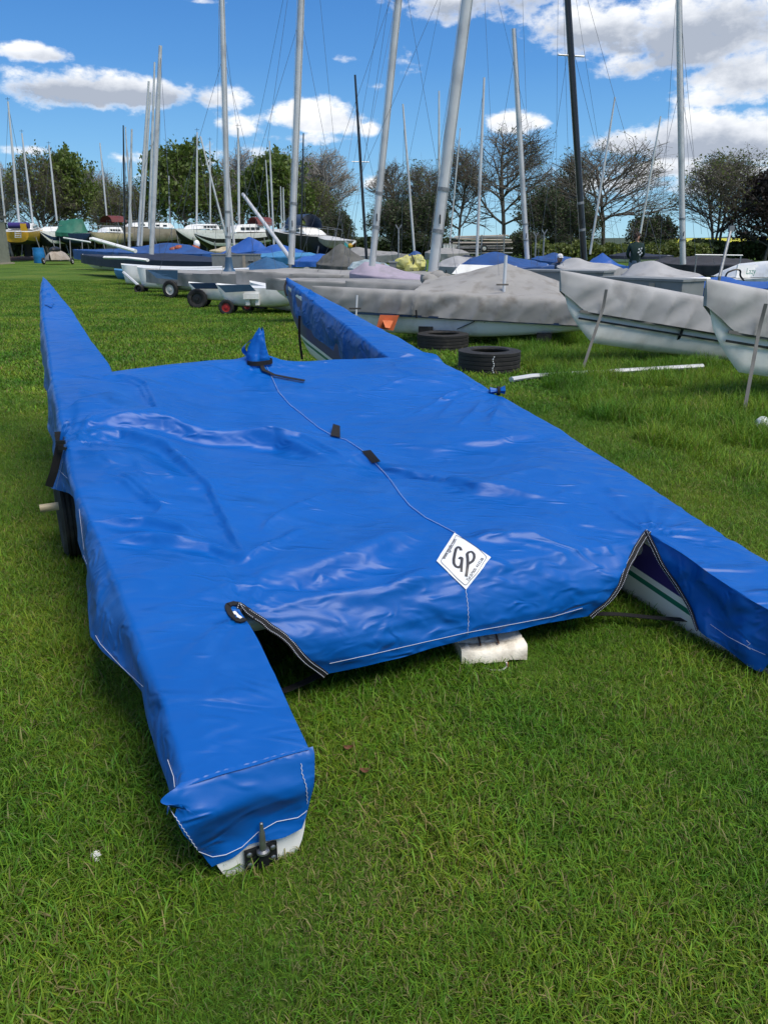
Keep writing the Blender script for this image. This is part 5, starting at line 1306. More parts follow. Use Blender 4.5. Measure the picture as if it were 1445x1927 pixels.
# white cruiser-dinghies at the right edge with green lettering
r = thing('white_dinghy', 'white decked dinghy with green lettering and blue gunwale at the right edge', 'dinghy', tuple(at(1430, 515, 20)*np.array([1, 1, 0])))
B = at(1352, 520, 20.5); S = at(1500, 518, 18.5); simple_hull(r, B-UP*.02, S-UP*.02, 1.6, .5, 'gelcoat', stripe='bright_blue_cover')
G = []
for s_, h, w in ((0, 0, .5), (.12, .16, .6), (.3, .30, .62), (.6, .34, .6), (1, .36, .6)):
    p = B+(S-B)*s_; G.append([p+np.array([0, y*w, h*(1-abs(y)**3)]) for y in np.linspace(-1, 1, 9)])
mb = MB(); mb.grid(G); mb.build('foredeck', 'gelcoat', r)
cu = bpy.data.curves.new('t', 'FONT'); cu.body = 'Lazy'; to = bpy.data.objects.new('t', cu); COL.objects.link(to); m_ = bpy.data.meshes.new_from_object(to.evaluated_get(bpy.context.evaluated_depsgraph_get())); bpy.data.objects.remove(to)
mb = MB(); q = at(1401, 516, 19.2); co = np.array([v.co for v in m_.vertices]); mb.box(at(1410, 510, 19.35), .62, .06, .3); mb.build('name_board', 'gelcoat', r, smooth=False)
mb = MB(); mb.add([q+np.array([x*.13, -.06+.0, y*.2+.01]) for x, y, _ in co], [tuple(p.vertices) for p in m_.polygons]); mb.build('lettering', 'green_line', r, smooth=False)
mb = MB(); P = resample([at(x, y, 17.5) for x, y in ((1362, 528), (1368, 512), (1385, 506), (1394, 508), (1392, 518), (1400, 528))], 20, 1); mb.tube(P, .02, 6); mb.build('trolley_handle', 'black_paint', r)
for (x0, y0, x1, y1, Y, l) in ((1308, 479, 1397, 480, 22, 'thin white pole lying level above the black covered boat'), (1240, 526, 1335, 524, 14.5, 'flat white board lying level in front of the blue cover')):
    mb = MB(); mb.tube([at(x0, y0, Y), at(x1, y1, Y)], .03 if Y > 20 else .05, 6, flat=.6); t_ = thing('spar', l, 'spar', tuple(at(x0, y0, Y)*np.array([1, 1, 0]))); mb.build('tube', 'alu_white', t_)
    mb = MB(); 
    for x, y in ((x0+3, y0), (x1-3, y1)): p = at(x, y, Y); mb.tube([p, p*np.array([1, 1, 0])], .02, 5); mb.build('leg', 'galv', t_); mb = MB()

# --- yachts on stands in the far row
def yacht(label, bow, Yb, stern, Ys, beam, depth, hm, antif='antifoul', cabin=True, keel=True, stripe=None, cov=None, rail=True, winm='window_dark', cab_m='gelcoat', masts=(), canopy=None, name='yacht', cab=(.3, .75), cabh=.45, n_props=3, cat='yacht'):
    B = at(*bow, Yb); S = at(*stern, Ys); r = boat_root(name, label, cat, B, S, 'cruising boats laid up ashore')
    h, G = simple_hull(r, B, S, beam, depth, hm, antif=antif, stripe=stripe, deckm='gelcoat_dull', bowrake=.22, rock=.35, vee=.8, tr=.7, sheer=.08, n=30)
    d = S-B; ax = unit(d*np.array([1, 1, 0])); sd = np.cross(UP, ax)
    if keel:
        c = B+d*.5-UP*depth; hh = max(.2, c[2]-.25); mb = MB(); mb.box(c-UP*hh/2+UP*.1, np.linalg.norm(d)*.22, .2, hh, ax, sd, UP); mb.build('keel', antif or hm, r, smooth=False)
    if cabin:
        mb = MB(); GG = []
        for s_, k in ((cab[0], 0), (cab[0]+.06, .75), (cab[0]+.15, 1), (cab[1]-.03, 1.05), (cab[1], .2)):
            c = B+d*s_; w = beam*.33; GG.append([c-sd*w+UP*.02, c-sd*w*.92+UP*cabh*k*.8, c-sd*w*.7+UP*cabh*k, c+sd*w*.7+UP*cabh*k, c+sd*w*.92+UP*cabh*k*.8, c+sd*w+UP*.02])
        mb.grid(GG); cb = mb.build('cabin', cab_m, r, auto=30)
        for i in range(4):
            for sg in (-1, 1):
                c = B+d*(cab[0]+.13+i*(cab[1]-cab[0]-.2)/3.6)+sd*sg*(beam*.325)+UP*cabh*.45; mb = MB(); mb.box(c, np.linalg.norm(d)*.05, .04, cabh*.35, ax, sd, UP); mb.build('window', winm, cb, smooth=False)
    if cov: tent_cover(r, B+d*.08+UP*.03, S, beam, cov, skirt=.35, ridge=cabh+.55, peak=.25, peak_at=.3, seed=3, fold=.08)
    if rail:
        for sg in (-1, 1):
            mb = MB(); P = [B+d*t+sd*sg*beam*.46*min(1, t/.5+.05)**.65+UP*.55 for t in np.linspace(.02, .95, 12)]; mb.tube(P, .014, 4); 
            for p in P[::2]: mb.tube([p, p-UP*.55], .014, 4)
            mb.build('guard_rail', 'galv', r)
    for i in range(n_props):
        for sg in (-1, 1):
            t = .2+.6*i/max(1, n_props-1); p = B+d*t+sd*sg*beam*.42*min(1, t/.5)**.65-UP*depth*.4; q = p+sd*sg*.45; q[2] = 0; mb = MB(); mb.tube([p, q], .045, 5); mb.build('prop', 'galv', r)
    if canopy:
        c = B+d*canopy[0]; mb = MB(); GG = [[c+ax*x+sd*beam*.36*math.cos(a)+UP*(cabh*.8+canopy[2]*math.sin(a)) for a in np.linspace(0, math.pi, 9)] for x in (-canopy[1]/2, -canopy[1]*.3, canopy[1]/2)]; mb.grid(GG); mb.build('spray_hood', canopy[3], r)
    for q in masts: mast(r, **q)
    return r
yacht('yellow hulled yacht seen from its stern with a ladder and purple sail cover', (62, 424), 84, (28, 436), 71, 3.1, 1.3, 'yellow_hull', 'antifoul_dark', cabin=True, stripe=None, masts=[dict(base=(36, 420), top=(15, 190), w=3.8, Y=76, m='alu_white', head=True, stays=[(.97, 5, 430, 0), (.97, 60, 420, 3)])])
yr = [o for o in COL.objects if str(o.get('label', '')).startswith('yellow hulled')][0]
mb = MB(); p = at(38, 424, 70.5); mb.tube([p-np.array([.95, 0, 0]), p+np.array([.75, 0, 0])], .28, 10); mb.build('sail_cover', 'purple', yr)
mb = MB(); p = at(45, 427, 70.3); mb.box(p, .5, .25, .6); mb.build('horseshoe_buoy', 'yellow_hull', yr)
mb = MB()
for x in (-.25, .25): mb.tube([at(34, 435, 70.4)+np.array([x, 0, 0]), at(34, 447, 70.4)+np.array([x, 0, 0])], .04, 5)
for k in range(4): p = at(34, 436+k*3.4, 70.4); mb.tube([p-np.array([.25, 0, 0]), p+np.array([.25, 0, 0])], .035, 5)
mb.build('ladder', 'alu_white', yr)
yacht('white yacht with black topsides stripe between the yellow yacht and green cover', (74, 434), 76, (122, 437), 80, 2.7, 1.3, 'gelcoat', 'antifoul_dark', stripe='navy', masts=[dict(base=(62, 420), top=(41, 250), w=3.2, Y=82, m='alu_white', head=True, stays=[(.95, 46, 410, 0)])])
yacht('boat under a dark green tarpaulin with navy hull, left of the cream one', (170, 438), 78, (107, 436), 78, 2.6, 1.1, 'navy', 'antifoul_dark', cov='green_cover', cabin=False, rail=False, masts=[dict(base=(107, 415), top=(92, 272), w=3.2, Y=84, m='alu_white', head=True, stays=[(.9, 82, 420, 0)])])
yacht('small cream hulled yacht with bow to the left beside the green tarpaulin', (170, 436), 73, (240, 438), 76, 2.4, .95, 'cream_hull', 'beige_hull', masts=[dict(base=(202, 418), top=(188, 268), w=2.8, Y=84, m='alu_white', stays=[(.9, 212, 415, 0)])])
yacht('long beige hulled yacht with dark red canvas on its deck', (202, 425), 78, (345, 430), 84, 3.2, 1.6, 'beige_hull', 'antifoul', canopy=(.08, 1.5, .6, 'dark_red'), cab=(.25, .8), masts=[dict(base=(320, 430), top=(318, 330), w=2.6, Y=88, m='alu_white')])
yacht('white yacht with bow to the left, in front of the broad green tree', (331, 430), 72, (420, 432), 78, 2.9, 1.2, 'gelcoat', 'antifoul_dark', masts=[dict(base=(370, 425), top=(371, 248), w=3.4, Y=76, m='alu_white', head=True, stays=[(.97, 340, 425, 0), (.97, 398, 425, 0)]), dict(base=(396, 428), top=(395, 265), w=3.0, Y=84, m='alu_white', head=True)])
yacht('white motor cruiser with black waterline and red striped cabin roof', (365, 438), 66, (512, 436), 70, 3.0, 1.25, 'gelcoat', 'black_paint', stripe='black_paint', cab=(.42, .85), cabh=.62, canopy=(.85, 1.5, .7, 'dark_red'), masts=[dict(base=(450, 432), top=(448, 240), w=4.5, Y=70, m='alu_white', head=True, stays=[(.95, 425, 430, 0), (.95, 475, 430, 0)])])
yacht('black hulled motor cruiser with navy canvas canopy right of the white one', (640, 447), 60, (520, 431), 66, 3.0, 1.35, 'black_paint', 'antifoul_dark', cab=(.35, .75), canopy=(.55, 2.0, 1.0, 'navy'), masts=[dict(base=(535, 440), top=(533, 352), w=2.6, Y=70, m='alu_white'), dict(base=(508, 430), top=(500, 300), w=2.4, Y=80, m='alu_white')])
yacht('small dark dinghy cruiser with faded red side behind the mouldy tent', (668, 452), 56, (615, 446), 60, 2.0, .7, 'beige_hull', 'dark_red', cabin=False, rail=False, n_props=1)
yacht('white yacht hidden partly behind the green shed at far left', (5, 424), 92, (-40, 424), 92, 2.8, 1.2, 'gelcoat', 'antifoul', masts=[dict(base=(10, 418), top=(-2, 300), w=3, Y=92, m='alu_white')])

# small craft, barrel and clutter by the yachts
def boatlet(label, px, py, Y):
    p = at(px, py, Y); r = thing('water_scooter', label, 'small boat', (p[0], p[1], 0)); G = []
    for s_, w, h in ((-1, .05, .45), (-.6, .45, .6), (0, .6, .75), (.5, .5, .62), (1, .3, .5)): G.append([(p[0]+y*w*1.5, p[1]+s_*1.4, .35+h*(1-abs(y)**2)) for y in np.linspace(-1, 1, 9)])
    mb = MB(); mb.grid(G); mb.grid([[(a, b, .35) for a, b, c in row] for row in G]); mb.build('hull', 'beige_hull', r)
    mb = MB(); ellipsoid(mb, (p[0], p[1]-.2, 1.05), .35, .7, .25); mb.build('seat', 'black_paint', r)
    for sx in (-1.1, 1.1): wheel(r, (p[0]+sx, p[1], .25), (1, 0, 0), .25, .14, tread=False, n=16)
    mb = MB(); mb.tube([(p[0]-1.1, p[1], .25), (p[0]+1.1, p[1], .25)], .04, 5); mb.build('axle', 'galv', r)
boatlet('small low craft on a two wheeled trolley right of the blue barrel', 105, 462, 62)
mb = MB(); p = ground(73, 474)*np.array([1, 1, 1]); p = at(72, 472, 66); mb.lathe((p[0], p[1], 0), [(.01, 0), (.42, 0), (.44, .08), (.42, .3), (.45, .42), (.45, .8), (.42, .9), (.44, 1.1), (.43, 1.2), (.01, 1.2)], n=20)
tag(mb.build('plastic_barrel', 'barrel_blue'), 'bright blue plastic barrel standing beside the yellow yacht', 'barrel')
mb = MB(); p = at(347, 466, 45); 
r = thing('inflatable_boat', 'orange and rust coloured rolled inflatable near the dark covered boat', 'inflatable boat', (p[0], p[1], 0))
for i in range(5): mb = MB(); ellipsoid(mb, (p[0]-.6+i*.3, p[1], p[2]-.1+.1*math.sin(i*2)), .26, .3, .16, jit=.2); mb.build('tube', 'buoy', r)
mb = MB(); ellipsoid(mb, (p[0]+.7, p[1], p[2]+.2), .18, .18, .22); mb.build('fender', 'gelcoat', r)
mb = MB(); mb.box((p[0], p[1], p[2]/2-.1), 1.2, .6, p[2]-.2); mb.build('stand', 'galv', r, smooth=False)
# IBC water tank
p = at(847, 463, 60); r = thing('water_tank', 'white cube water tank in a grey wire cage before the trees', 'water tank', (p[0], p[1], 0))
mb = MB(); mb.box((p[0], p[1], .95), 1.05, 1.0, 1.0); mb.build('bottle', 'gelcoat', r, smooth=False)
for i in range(6):
    mb = MB(); x = p[0]-.56+i*.224; mb.tube([(x, p[1]-.55, .2), (x, p[1]-.55, 1.5)], .016, 4); mb.build('cage_bar', 'galv', r)
for i in range(5):
    mb = MB(); z = .25+i*.31; mb.tube([(p[0]-.56, p[1]-.56, z), (p[0]+.56, p[1]-.56, z)], .016, 4); mb.build('cage_bar', 'galv', r)
mb = MB(); mb.box((p[0], p[1], .2), 1.1, 1.1, .35); mb.build('pallet', 'beige_hull', r, smooth=False)
# rack of stacked spars and trolleys
p = at(905, 466, 58); r = thing('spar_rack', 'rack of stacked grey masts, trolleys and pallets right of the water tank', 'rack', (p[0], p[1], 0))
for k in range(5):
    for j in range(4):
        mb = MB(); z = .5+k*.33+.05*j; mb.tube([(p[0]-1.9+random.uniform(-.3, .3), p[1]+j*.25, z), (p[0]+2.0+random.uniform(-.3, .3), p[1]+j*.25, z+random.uniform(-.1, .1))], .06, 6); mb.build('stored_spar', random.choice(['galv', 'grey_box', 'beige_hull', 'dark_cover']), r)
for x in (-1.6, 0, 1.6):
    mb = MB(); mb.tube([(p[0]+x, p[1]-.15, 0), (p[0]+x, p[1]-.15, 2.1)], .05, 6); mb.build('upright', 'galv', r)
wheel(r, (p[0]+.2, p[1]-.3, 1.2), (0, 1, 0), .24, .1, tread=False, n=16)
# Y-shaped crutches
for (b, t, Y, l) in (((750, 496), (750, 432), 27, 'forked steel mast crutch left of the yellow bundle'), ((1008, 490), (1008, 445), 30, 'forked steel mast crutch beside the left one of a pair'), ((1022, 490), (1024, 440), 30, 'slim steel crutch standing right beside the forked one')):
    a = at(*b, Y); c = at(*t, Y); r = thing('mast_crutch', l, 'crutch', (a[0], a[1], 0), 'steel crutches'); mb = MB(); mb.tube([(a[0], a[1], 0), c], .03, 6); mb.build('pole', 'galv', r)
    for s_ in (-1, 1):
        mb = MB(); mb.tube([c, c+np.array([s_*.1, 0, .16])], .022, 5); mb.build('fork_arm', 'galv', r)
# toy windmill
p = at(659, 462, 40); r = thing('wind_spinner', 'small yellow wind spinner with white blades and a turquoise streamer', 'wind spinner', (p[0], p[1], 0))
mb = MB(); mb.tube([(p[0], p[1], 0), p], .02, 5); mb.build('pole', 'galv', r)
mb = MB(); ellipsoid(mb, p, .12, .1, .12); mb.build('hub', 'yellow_hull', r)
for a in (.7, 2.4, 4.4):
    mb = MB(); d = np.array([math.cos(a), 0, math.sin(a)]); e = np.array([-math.sin(a), .3, math.cos(a)]); mb.add([p+d*.08-e*.03, p+d*.08+e*.03, p+d*.34+e*.05, p+d*.34-e*.05, p+d*.2+np.array([0, .02, 0])], [(0, 1, 2, 3), (0, 4, 1), (2, 4, 3)]); mb.build('blade', 'gelcoat', r)
mb = MB(); mb.grid([[p+np.array([-.3+.08*t+w, 0.02, .15-.55*t+w*.2]) for w in (0, .1, .17)] for t in np.linspace(0, 1, 6)]); mb.build('streamer', 'turquoise', r)

# shed
def shed():
    c = ground(10, 497); xr = ground(22, 497)[0]-.9; y0 = c[1]; r = thing('shed', 'small pale green timber shed with a dark roof at the left edge', 'shed', (xr-2.2, y0, 0))
    ztop = at(20, 416, y0)[2]; w = 4.4
    nb = 22
    for i in range(nb):
        mb = MB(); bw = w/nb; x = xr-bw*(i+.5); mb.box((x, y0+.02+(.012 if i % 2 else 0), ztop/2+.1), bw-.03, .05, ztop-.2); mb.build('wall_board', 'shed_wood', r, smooth=False)
    mb = MB(); mb.box((xr-w/2, y0+1, ztop/2), w-.1, 1.9, ztop); mb.build('wall', 'shed_wood', r, smooth=False)
    for i in range(3):
        mb = MB(); mb.box((xr-w/2, y0-.02+i*.25, ztop+.08+i*.17), w+.25-.1*i, .3, .16); mb.build('fascia_board', 'shed_roof', r, smooth=False)
    mb = MB(); mb.box((xr-w/2, y0+1, ztop+.35), w+.2, 2.1, .2); mb.build('roof', 'shed_roof', r, smooth=False)
    mb = MB(); mb.box((xr-w/2, y0+.9, .05), w+.3, 2.6, .12); mb.build('plinth', 'beige_hull', r, smooth=False)
shed()

# people
def person(label, px, py_head, Y, H, pose, mats, name='person', face=0.0):
    """continuous skinned body standing or crouching at distance Y"""
    p = at(px, py_head, Y); g = np.array([p[0], p[1], 0.0]); r = thing(name, label, 'person', tuple(g)); k = H/1.75
    if pose == 'stand':
        J = {'pel': (0, 0, .95, .15), 'wst': (0, .0, 1.10, .145), 'chs': (0, .0, 1.32, .165), 'nck': (0, .0, 1.50, .07), 'nk2': (0, -.01, 1.56, .06),
             'shl': (-.19, 0, 1.42, .075), 'ell': (-.25, -.06, 1.15, .055), 'wrl': (-.17, -.26, 1.05, .04), 'hdl': (-.13, -.33, 1.06, .035),
             'shr': (.19, 0, 1.42, .075), 'elr': (.25, -.05, 1.14, .055), 'wrr': (.18, -.24, 1.03, .04), 'hdr': (.14, -.31, 1.04, .035),
             'hpl': (-.1, 0, .88, .11), 'knl': (-.11, -.02, .50, .075), 'anl': (-.11, .02, .09, .05), 'ftl': (-.12, -.16, .04, .045),
             'hpr': (.1, 0, .88, .11), 'knr': (.12, -.02, .50, .075), 'anr': (.12, .02, .09, .05), 'ftr': (.13, -.16, .04, .045)}
        hz = 1.64; hy = -.02
    else:
        J = {'pel': (0, .1, .42, .16), 'wst': (0, .06, .58, .15), 'chs': (0, -.04, .80, .16), 'nck': (0, -.1, .96, .07), 'nk2': (0, -.12, 1.0, .06),
             'shl': (-.19, -.06, .88, .075), 'ell': (-.27, -.25, .68, .055), 'wrl': (-.16, -.42, .66, .04), 'hdl': (-.1, -.5, .68, .035),
             'shr': (.19, -.06, .88, .075), 'elr': (.27, -.25, .68, .055), 'wrr': (.16, -.42, .66, .04), 'hdr': (.1, -.5, .68, .035),
             'hpl': (-.11, .05, .38, .11), 'knl': (-.16, -.35, .48, .08), 'anl': (-.14, -.18, .09, .05), 'ftl': (-.15, -.34, .04, .045),
             'hpr': (.11, .05, .38, .11), 'knr': (.16, -.35, .48, .08), 'anr': (.14, -.18, .09, .05), 'ftr': (.15, -.34, .04, .045)}
        hz = 1.09; hy = -.17
    E_ = [('pel', 'wst'), ('wst', 'chs'), ('chs', 'nck'), ('nck', 'nk2')]+[(a+s_, b+s_) for s_ in 'lr' for a, b in (('sh', 'el'), ('el', 'wr'), ('wr', 'hd'), ('hp', 'kn'), ('kn', 'an'), ('an', 'ft'))]+[('chs', 'shl'), ('chs', 'shr'), ('pel', 'hpl'), ('pel', 'hpr')]
    ks = list(J); cs, sn = math.cos(face), math.sin(face)
    rot = lambda x, y, z: (x*cs-y*sn, x*sn+y*cs, z)
    me_ = bpy.data.meshes.new('body'); me_.from_pydata([tuple(c*k for c in rot(*J[a][:3])) for a in ks], [(ks.index(a), ks.index(b)) for a, b in E_], [])
    o = bpy.data.objects.new('body', me_); COL.objects.link(o); o.parent = r
    o.modifiers.new('s', 'SKIN'); 
    for i, a in enumerate(ks): v = me_.skin_vertices[0].data[i]; v.radius = (J[a][3]*k, J[a][3]*k); v.use_root = (i == 0)
    sb = o.modifiers.new('u', 'SUBSURF'); sb.levels = 1; sb.render_levels = 1
    dg = bpy.context.evaluated_depsgraph_get(); m3 = bpy.data.meshes.new_from_object(o.evaluated_get(dg)); o.modifiers.clear(); o.data = m3; m3.name = 'body'
    m3.materials.clear()
    for q in mats[:3]: m3.materials.append(M[q])
    for pl in m3.polygons:
        z = pl.center[2]/k; y = math.hypot(pl.center[0], pl.center[1])/k
        pl.use_smooth = True; pl.material_index = 1 if z < (.93 if pose == 'stand' else .5) else 0
        if z > (1.52 if pose == 'stand' else .97) : pl.material_index = 2
    hc = g+np.array(rot(0, hy, hz))*k
    X = np.array(rot(1, 0, 0)); Yd = np.array(rot(0, 1, 0))
    mb = MB(); ellipsoid(mb, hc, .075*k, .095*k, .115*k, 14, 10, X, Yd)
    ellipsoid(mb, hc-Yd*.095*k-UP*.01*k, .013*k, .02*k, .02*k, 6, 5, X, Yd)
    for s_ in (-1, 1): ellipsoid(mb, hc+X*s_*.076*k, .01*k, .02*k, .03*k, 6, 5, X, Yd)
    hd = mb.build('head', 'skin', r)
    for s_ in (-1, 1): mb = MB(); ellipsoid(mb, hc-Yd*.085*k+X*s_*.03*k+UP*.015*k, .01*k, .008*k, .007*k, 6, 4, X, Yd); mb.build('eye', 'black_paint', hd)
    mb = MB(); ellipsoid(mb, hc-Yd*.09*k-UP*.055*k, .022*k, .008*k, .006*k, 6, 4, X, Yd); mb.build('mouth', 'dark_red', hd)
    mb = MB()
    if mats[3] == 'hair':
        for i in range(22): a = random.random()*6.28; t = random.random()*1.9; q = np.array([math.cos(a)*math.sin(t)*.085, math.sin(a)*math.sin(t)*.10+.02, math.cos(t)*.12+.02]); ellipsoid(mb, hc+(X*q[0]+Yd*q[1]+UP*q[2])*k, .045*k, .045*k, .045*k, 7, 5)
        mb.build('hair', 'hair', r)
    else:
        mb.grid([[hc+(X*math.cos(a)*rr+Yd*(math.sin(a)*rr*1.15)+UP*h)*k for a in np.linspace(0, 6.28, 17)[:-1]] for rr, h in ((.084, .03), (.086, .06), (.078, .10), (.045, .13), (.003, .14))], closed=True)
        mb.grid([[hc+(X*x-Yd*(.08+e*.09*(1-x*x*90))+UP*(.035-.01*e))*k for x in np.linspace(-.07, .07, 7)] for e in (0, .5, 1)])
        mb.build('cap', 'cap_white', r)
    # hands with fingers
    for s_, nm in ((-1, 'hdl'), (1, 'hdr')):
        hp = g+np.array(rot(*J[nm][:3]))*k; mb = MB()
        fw = -Yd
        ellipsoid(mb, hp+fw*.02*k, .038*k, .05*k, .018*k, 8, 6, X, Yd)
        for i, (x, l) in enumerate(((-.027, .07), (-.009, .08), (.009, .075), (.027, .06))):
            b = hp+X*x*k+fw*.05*k; mb.tube([b, b+(fw*l*.5-UP*.01)*k, b+(fw*l*.85-UP*.035)*k], [.009*k, .008*k, .006*k], 6)
        b = hp-X*s_*.035*k+fw*.01*k; mb.tube([b, b+(fw*.03-X*s_*.025)*k, b+(fw*.055-X*s_*.03-UP*.01)*k], [.011*k, .009*k, .007*k], 6)
        mb.build('hand', 'skin', r)
    return r
pr = person('man with bushy brown hair in a dark green hoodie and pale jeans, back turned', 1198, 456, 26.5, 1.80, 'stand', ['hoodie', 'jeans', 'skin', 'hair'], face=math.pi*.92)
mb = MB(); cc = at(1205, 473, 26.3)
for (dx, dz) in ((-.05, .08), (.03, .1), (.0, .02), (-.06, -.02), (.04, -.04), (.0, -.09)): mb.box(cc+np.array([dx, 0, dz]), .05, .006, .045)
mb.build('back_print', 'paper', pr, smooth=False)
person('person in a white cap crouching among the blue covered dinghies', 1049, 484, 24, 1.75, 'crouch', ['shirt', 'jeans', 'skin', 'cap'], face=.2)

# ------------------------------------------------------------------ trees
def gen_tree(seed, H, spread, stems=1, dens=1.0, leaf=0, leafsize=.22, low=.15, round_=.6, fine=False, tw=.016, crownlow=.2, up=.35):
    """returns wood verts/faces and leaf verts/faces of one tree of height H, crown radius spread"""
    rnd = random.Random(seed); segs = []; tips = []
    ph = rnd.random()*6; cz = H*(crownlow+(1-crownlow)*.5); rz = H*(1-crownlow)*.52
    def inside(p):
        a_ = math.atan2(p[1], p[0]); return ((p[0]**2+p[1]**2)/(spread*1.0)**2+((p[2]-cz)/rz)**2)*(1+.22*math.sin(3*a_+ph+p[2]*.7)+.14*math.sin(7*a_+p[2]*1.7+ph))
    def grow(p, d, L_, r, lev):
        n = (9, 5, 4, 3, 2)[lev]; st = L_/n
        for i in range(n):
            j = .09 if lev == 0 else .22
            d = (d[0]+rnd.gauss(0, j*.8), d[1]+rnd.gauss(0, j*.8), d[2]+rnd.gauss(0, j*.7)+up*(.3, .16, .12, .06, 0)[lev]); m = math.sqrt(d[0]**2+d[1]**2+d[2]**2); d = (d[0]/m, d[1]/m, d[2]/m)
            q = (p[0]+d[0]*st, p[1]+d[1]*st, p[2]+d[2]*st); r2 = max(tw*.5, r*(1-.5/n) if lev else r*(1-.45/n))
            if lev > 0 and inside(q) > 1.08+rnd.random()*.1: tips.append(p); return
            segs.append((p, q, r, r2))
            if lev < 4 and (lev > 0 or (p[2] > H*low)):
                nb = 2 if lev != 2 else (2 if rnd.random() < .6*dens else 1)
                if lev == 3: nb = 2 if fine and rnd.random() < .6 else 1
                for b in range(nb):
                    if rnd.random() > dens*1.1 and lev > 1: continue
                    a = rnd.random()*6.283; sp = .75+rnd.random()*.6 if lev == 0 else .55+rnd.random()*.6
                    t1 = (math.cos(a), math.sin(a), .1)
                    nd = (d[0]*math.cos(sp)+t1[0]*math.sin(sp), d[1]*math.cos(sp)+t1[1]*math.sin(sp), d[2]*math.cos(sp)+t1[2]*math.sin(sp))
                    ll = L_*(.62+rnd.random()*.25) if lev else (spread*.95+rnd.random()*spread*.3)*(.6+.4*(1-(p[2]/H)))
                    grow(q, nd, ll, r2*(.62 if lev == 0 else .6), lev+1)
            p, r = q, r2
        tips.append(p)
    for s_ in range(stems):
        a = rnd.random()*6.28; o = .04*H*(stems > 1)
        grow((math.cos(a)*o*rnd.random(), math.sin(a)*o*rnd.random(), -.1), (math.cos(a)*.22*(stems > 1), math.sin(a)*.22*(stems > 1), 1), H*.86, H*.021/(stems**.4)+.02, 0)
    A = np.array([s_[0] for s_ in segs]); B = np.array([s_[1] for s_ in segs]); ra = np.array([s_[2] for s_ in segs]); rb = np.array([s_[3] for s_ in segs])
    d = B-A; d /= np.linalg.norm(d, axis=1)[:, None]+1e-9; e = np.cross(d, (0.31, .17, .93)); e /= np.linalg.norm(e, axis=1)[:, None]+1e-9; f = np.cross(d, e)
    k = 3; V = np.empty((len(A), 6, 3))
    for i in range(k):
        c, s_ = math.cos(2*math.pi*i/k), math.sin(2*math.pi*i/k); V[:, i] = A+(e*c+f*s_)*ra[:, None]; V[:, 3+i] = B+(e*c+f*s_)*rb[:, None]
    idx = np.arange(len(A))[:, None]*6; F = np.concatenate([idx+np.array([i, (i+1) % 3, 3+(i+1) % 3, 3+i]) for i in range(3)])
    LV = LF = None
    if leaf:
        T = np.array(tips+[s_[1] for s_ in segs if s_[2] < .05]); rg = np.random.default_rng(seed)
        T = T[rg.integers(0, len(T), leaf)]+rg.normal(0, spread*.045, (leaf, 3))
        a = rg.normal(size=(leaf, 3)); a /= np.linalg.norm(a, axis=1)[:, None]; b = np.cross(a, rg.normal(size=(leaf, 3))); b /= np.linalg.norm(b, axis=1)[:, None]
        s_ = leafsize*rg.uniform(.5, 1.2, (leaf, 1)); LV = np.stack([T-a*s_, T-b*s_*.6, T+a*s_, T+b*s_*.6], 1).reshape(-1, 3); LF = (np.arange(leaf)[:, None]*4+np.arange(4))
    return V.reshape(-1, 3), F, LV, LF
def np_mesh(name, V, F, m):
    me_ = bpy.data.meshes.new(name); me_.vertices.add(len(V)); me_.vertices.foreach_set('co', V.ravel()); nf, k = F.shape
    me_.loops.add(nf*k); me_.loops.foreach_set('vertex_index', F.ravel().astype(np.int32)); me_.polygons.add(nf); me_.polygons.foreach_set('loop_start', np.arange(0, nf*k, k, dtype=np.int32))
    me_.update(calc_edges=True); me_.materials.append(M[m] if isinstance(m, str) else m); return me_
TM = {}
def tree_mesh(key, leafm, bark='bark', **kw):
    V, F, LV, LF = gen_tree(**kw); TM[key] = (np_mesh('trunk', V, F, bark), np_mesh('crown', LV, LF, leafm) if LV is not None else None, kw['H'], kw['spread'])
tree_mesh('leafy', 'leaf_green', seed=1, H=11, spread=5.2, dens=.95, leaf=9000, leafsize=.26, crownlow=.05, low=.1)
tree_mesh('brown', 'leaf_brown', seed=2, H=11, spread=5.0, stems=2, dens=.78, leaf=3400, leafsize=.19, crownlow=.05, low=.06)
tree_mesh('sparse', 'leaf_brown', seed=3, H=11, spread=4.2, stems=2, dens=.64, leaf=1200, leafsize=.14, crownlow=.0, low=.10)
tree_mesh('bare', 'leaf_brown', seed=4, H=12, spread=5.4, dens=1.0, leaf=500, leafsize=.12, crownlow=-.02, low=.12, tw=.022, fine=True)
tree_mesh('bare_wide', 'leaf_brown', seed=12, H=11, spread=6.8, dens=1.0, leaf=500, leafsize=.12, crownlow=-.04, low=.10, tw=.022, up=.2, fine=True)
tree_mesh('bare_slim', 'leaf_brown', 'bark_pale', seed=6, H=11, spread=3.4, stems=2, dens=.72, leaf=200, leafsize=.1, crownlow=.1, low=.1, tw=.024, up=.6)
tree_mesh('birch', 'leaf_brown', 'bark', seed=9, H=11, spread=5.0, stems=3, dens=.82, leaf=3300, leafsize=.14, crownlow=.06, low=.12, tw=.02)
tree_mesh('ivy', 'leaf_dark', seed=8, H=8, spread=3.4, stems=3, dens=.85, leaf=5200, leafsize=.19, crownlow=-.05, low=.03)
tree_mesh('purple', 'leaf_purple', seed=10, H=10, spread=4.2, dens=.9, leaf=9000, leafsize=.24, crownlow=.02, low=.06)
tree_mesh('scrub', 'leaf_dark', seed=11, H=4, spread=2.4, stems=4, dens=.8, leaf=2600, leafsize=.16, crownlow=-.1, low=.02)
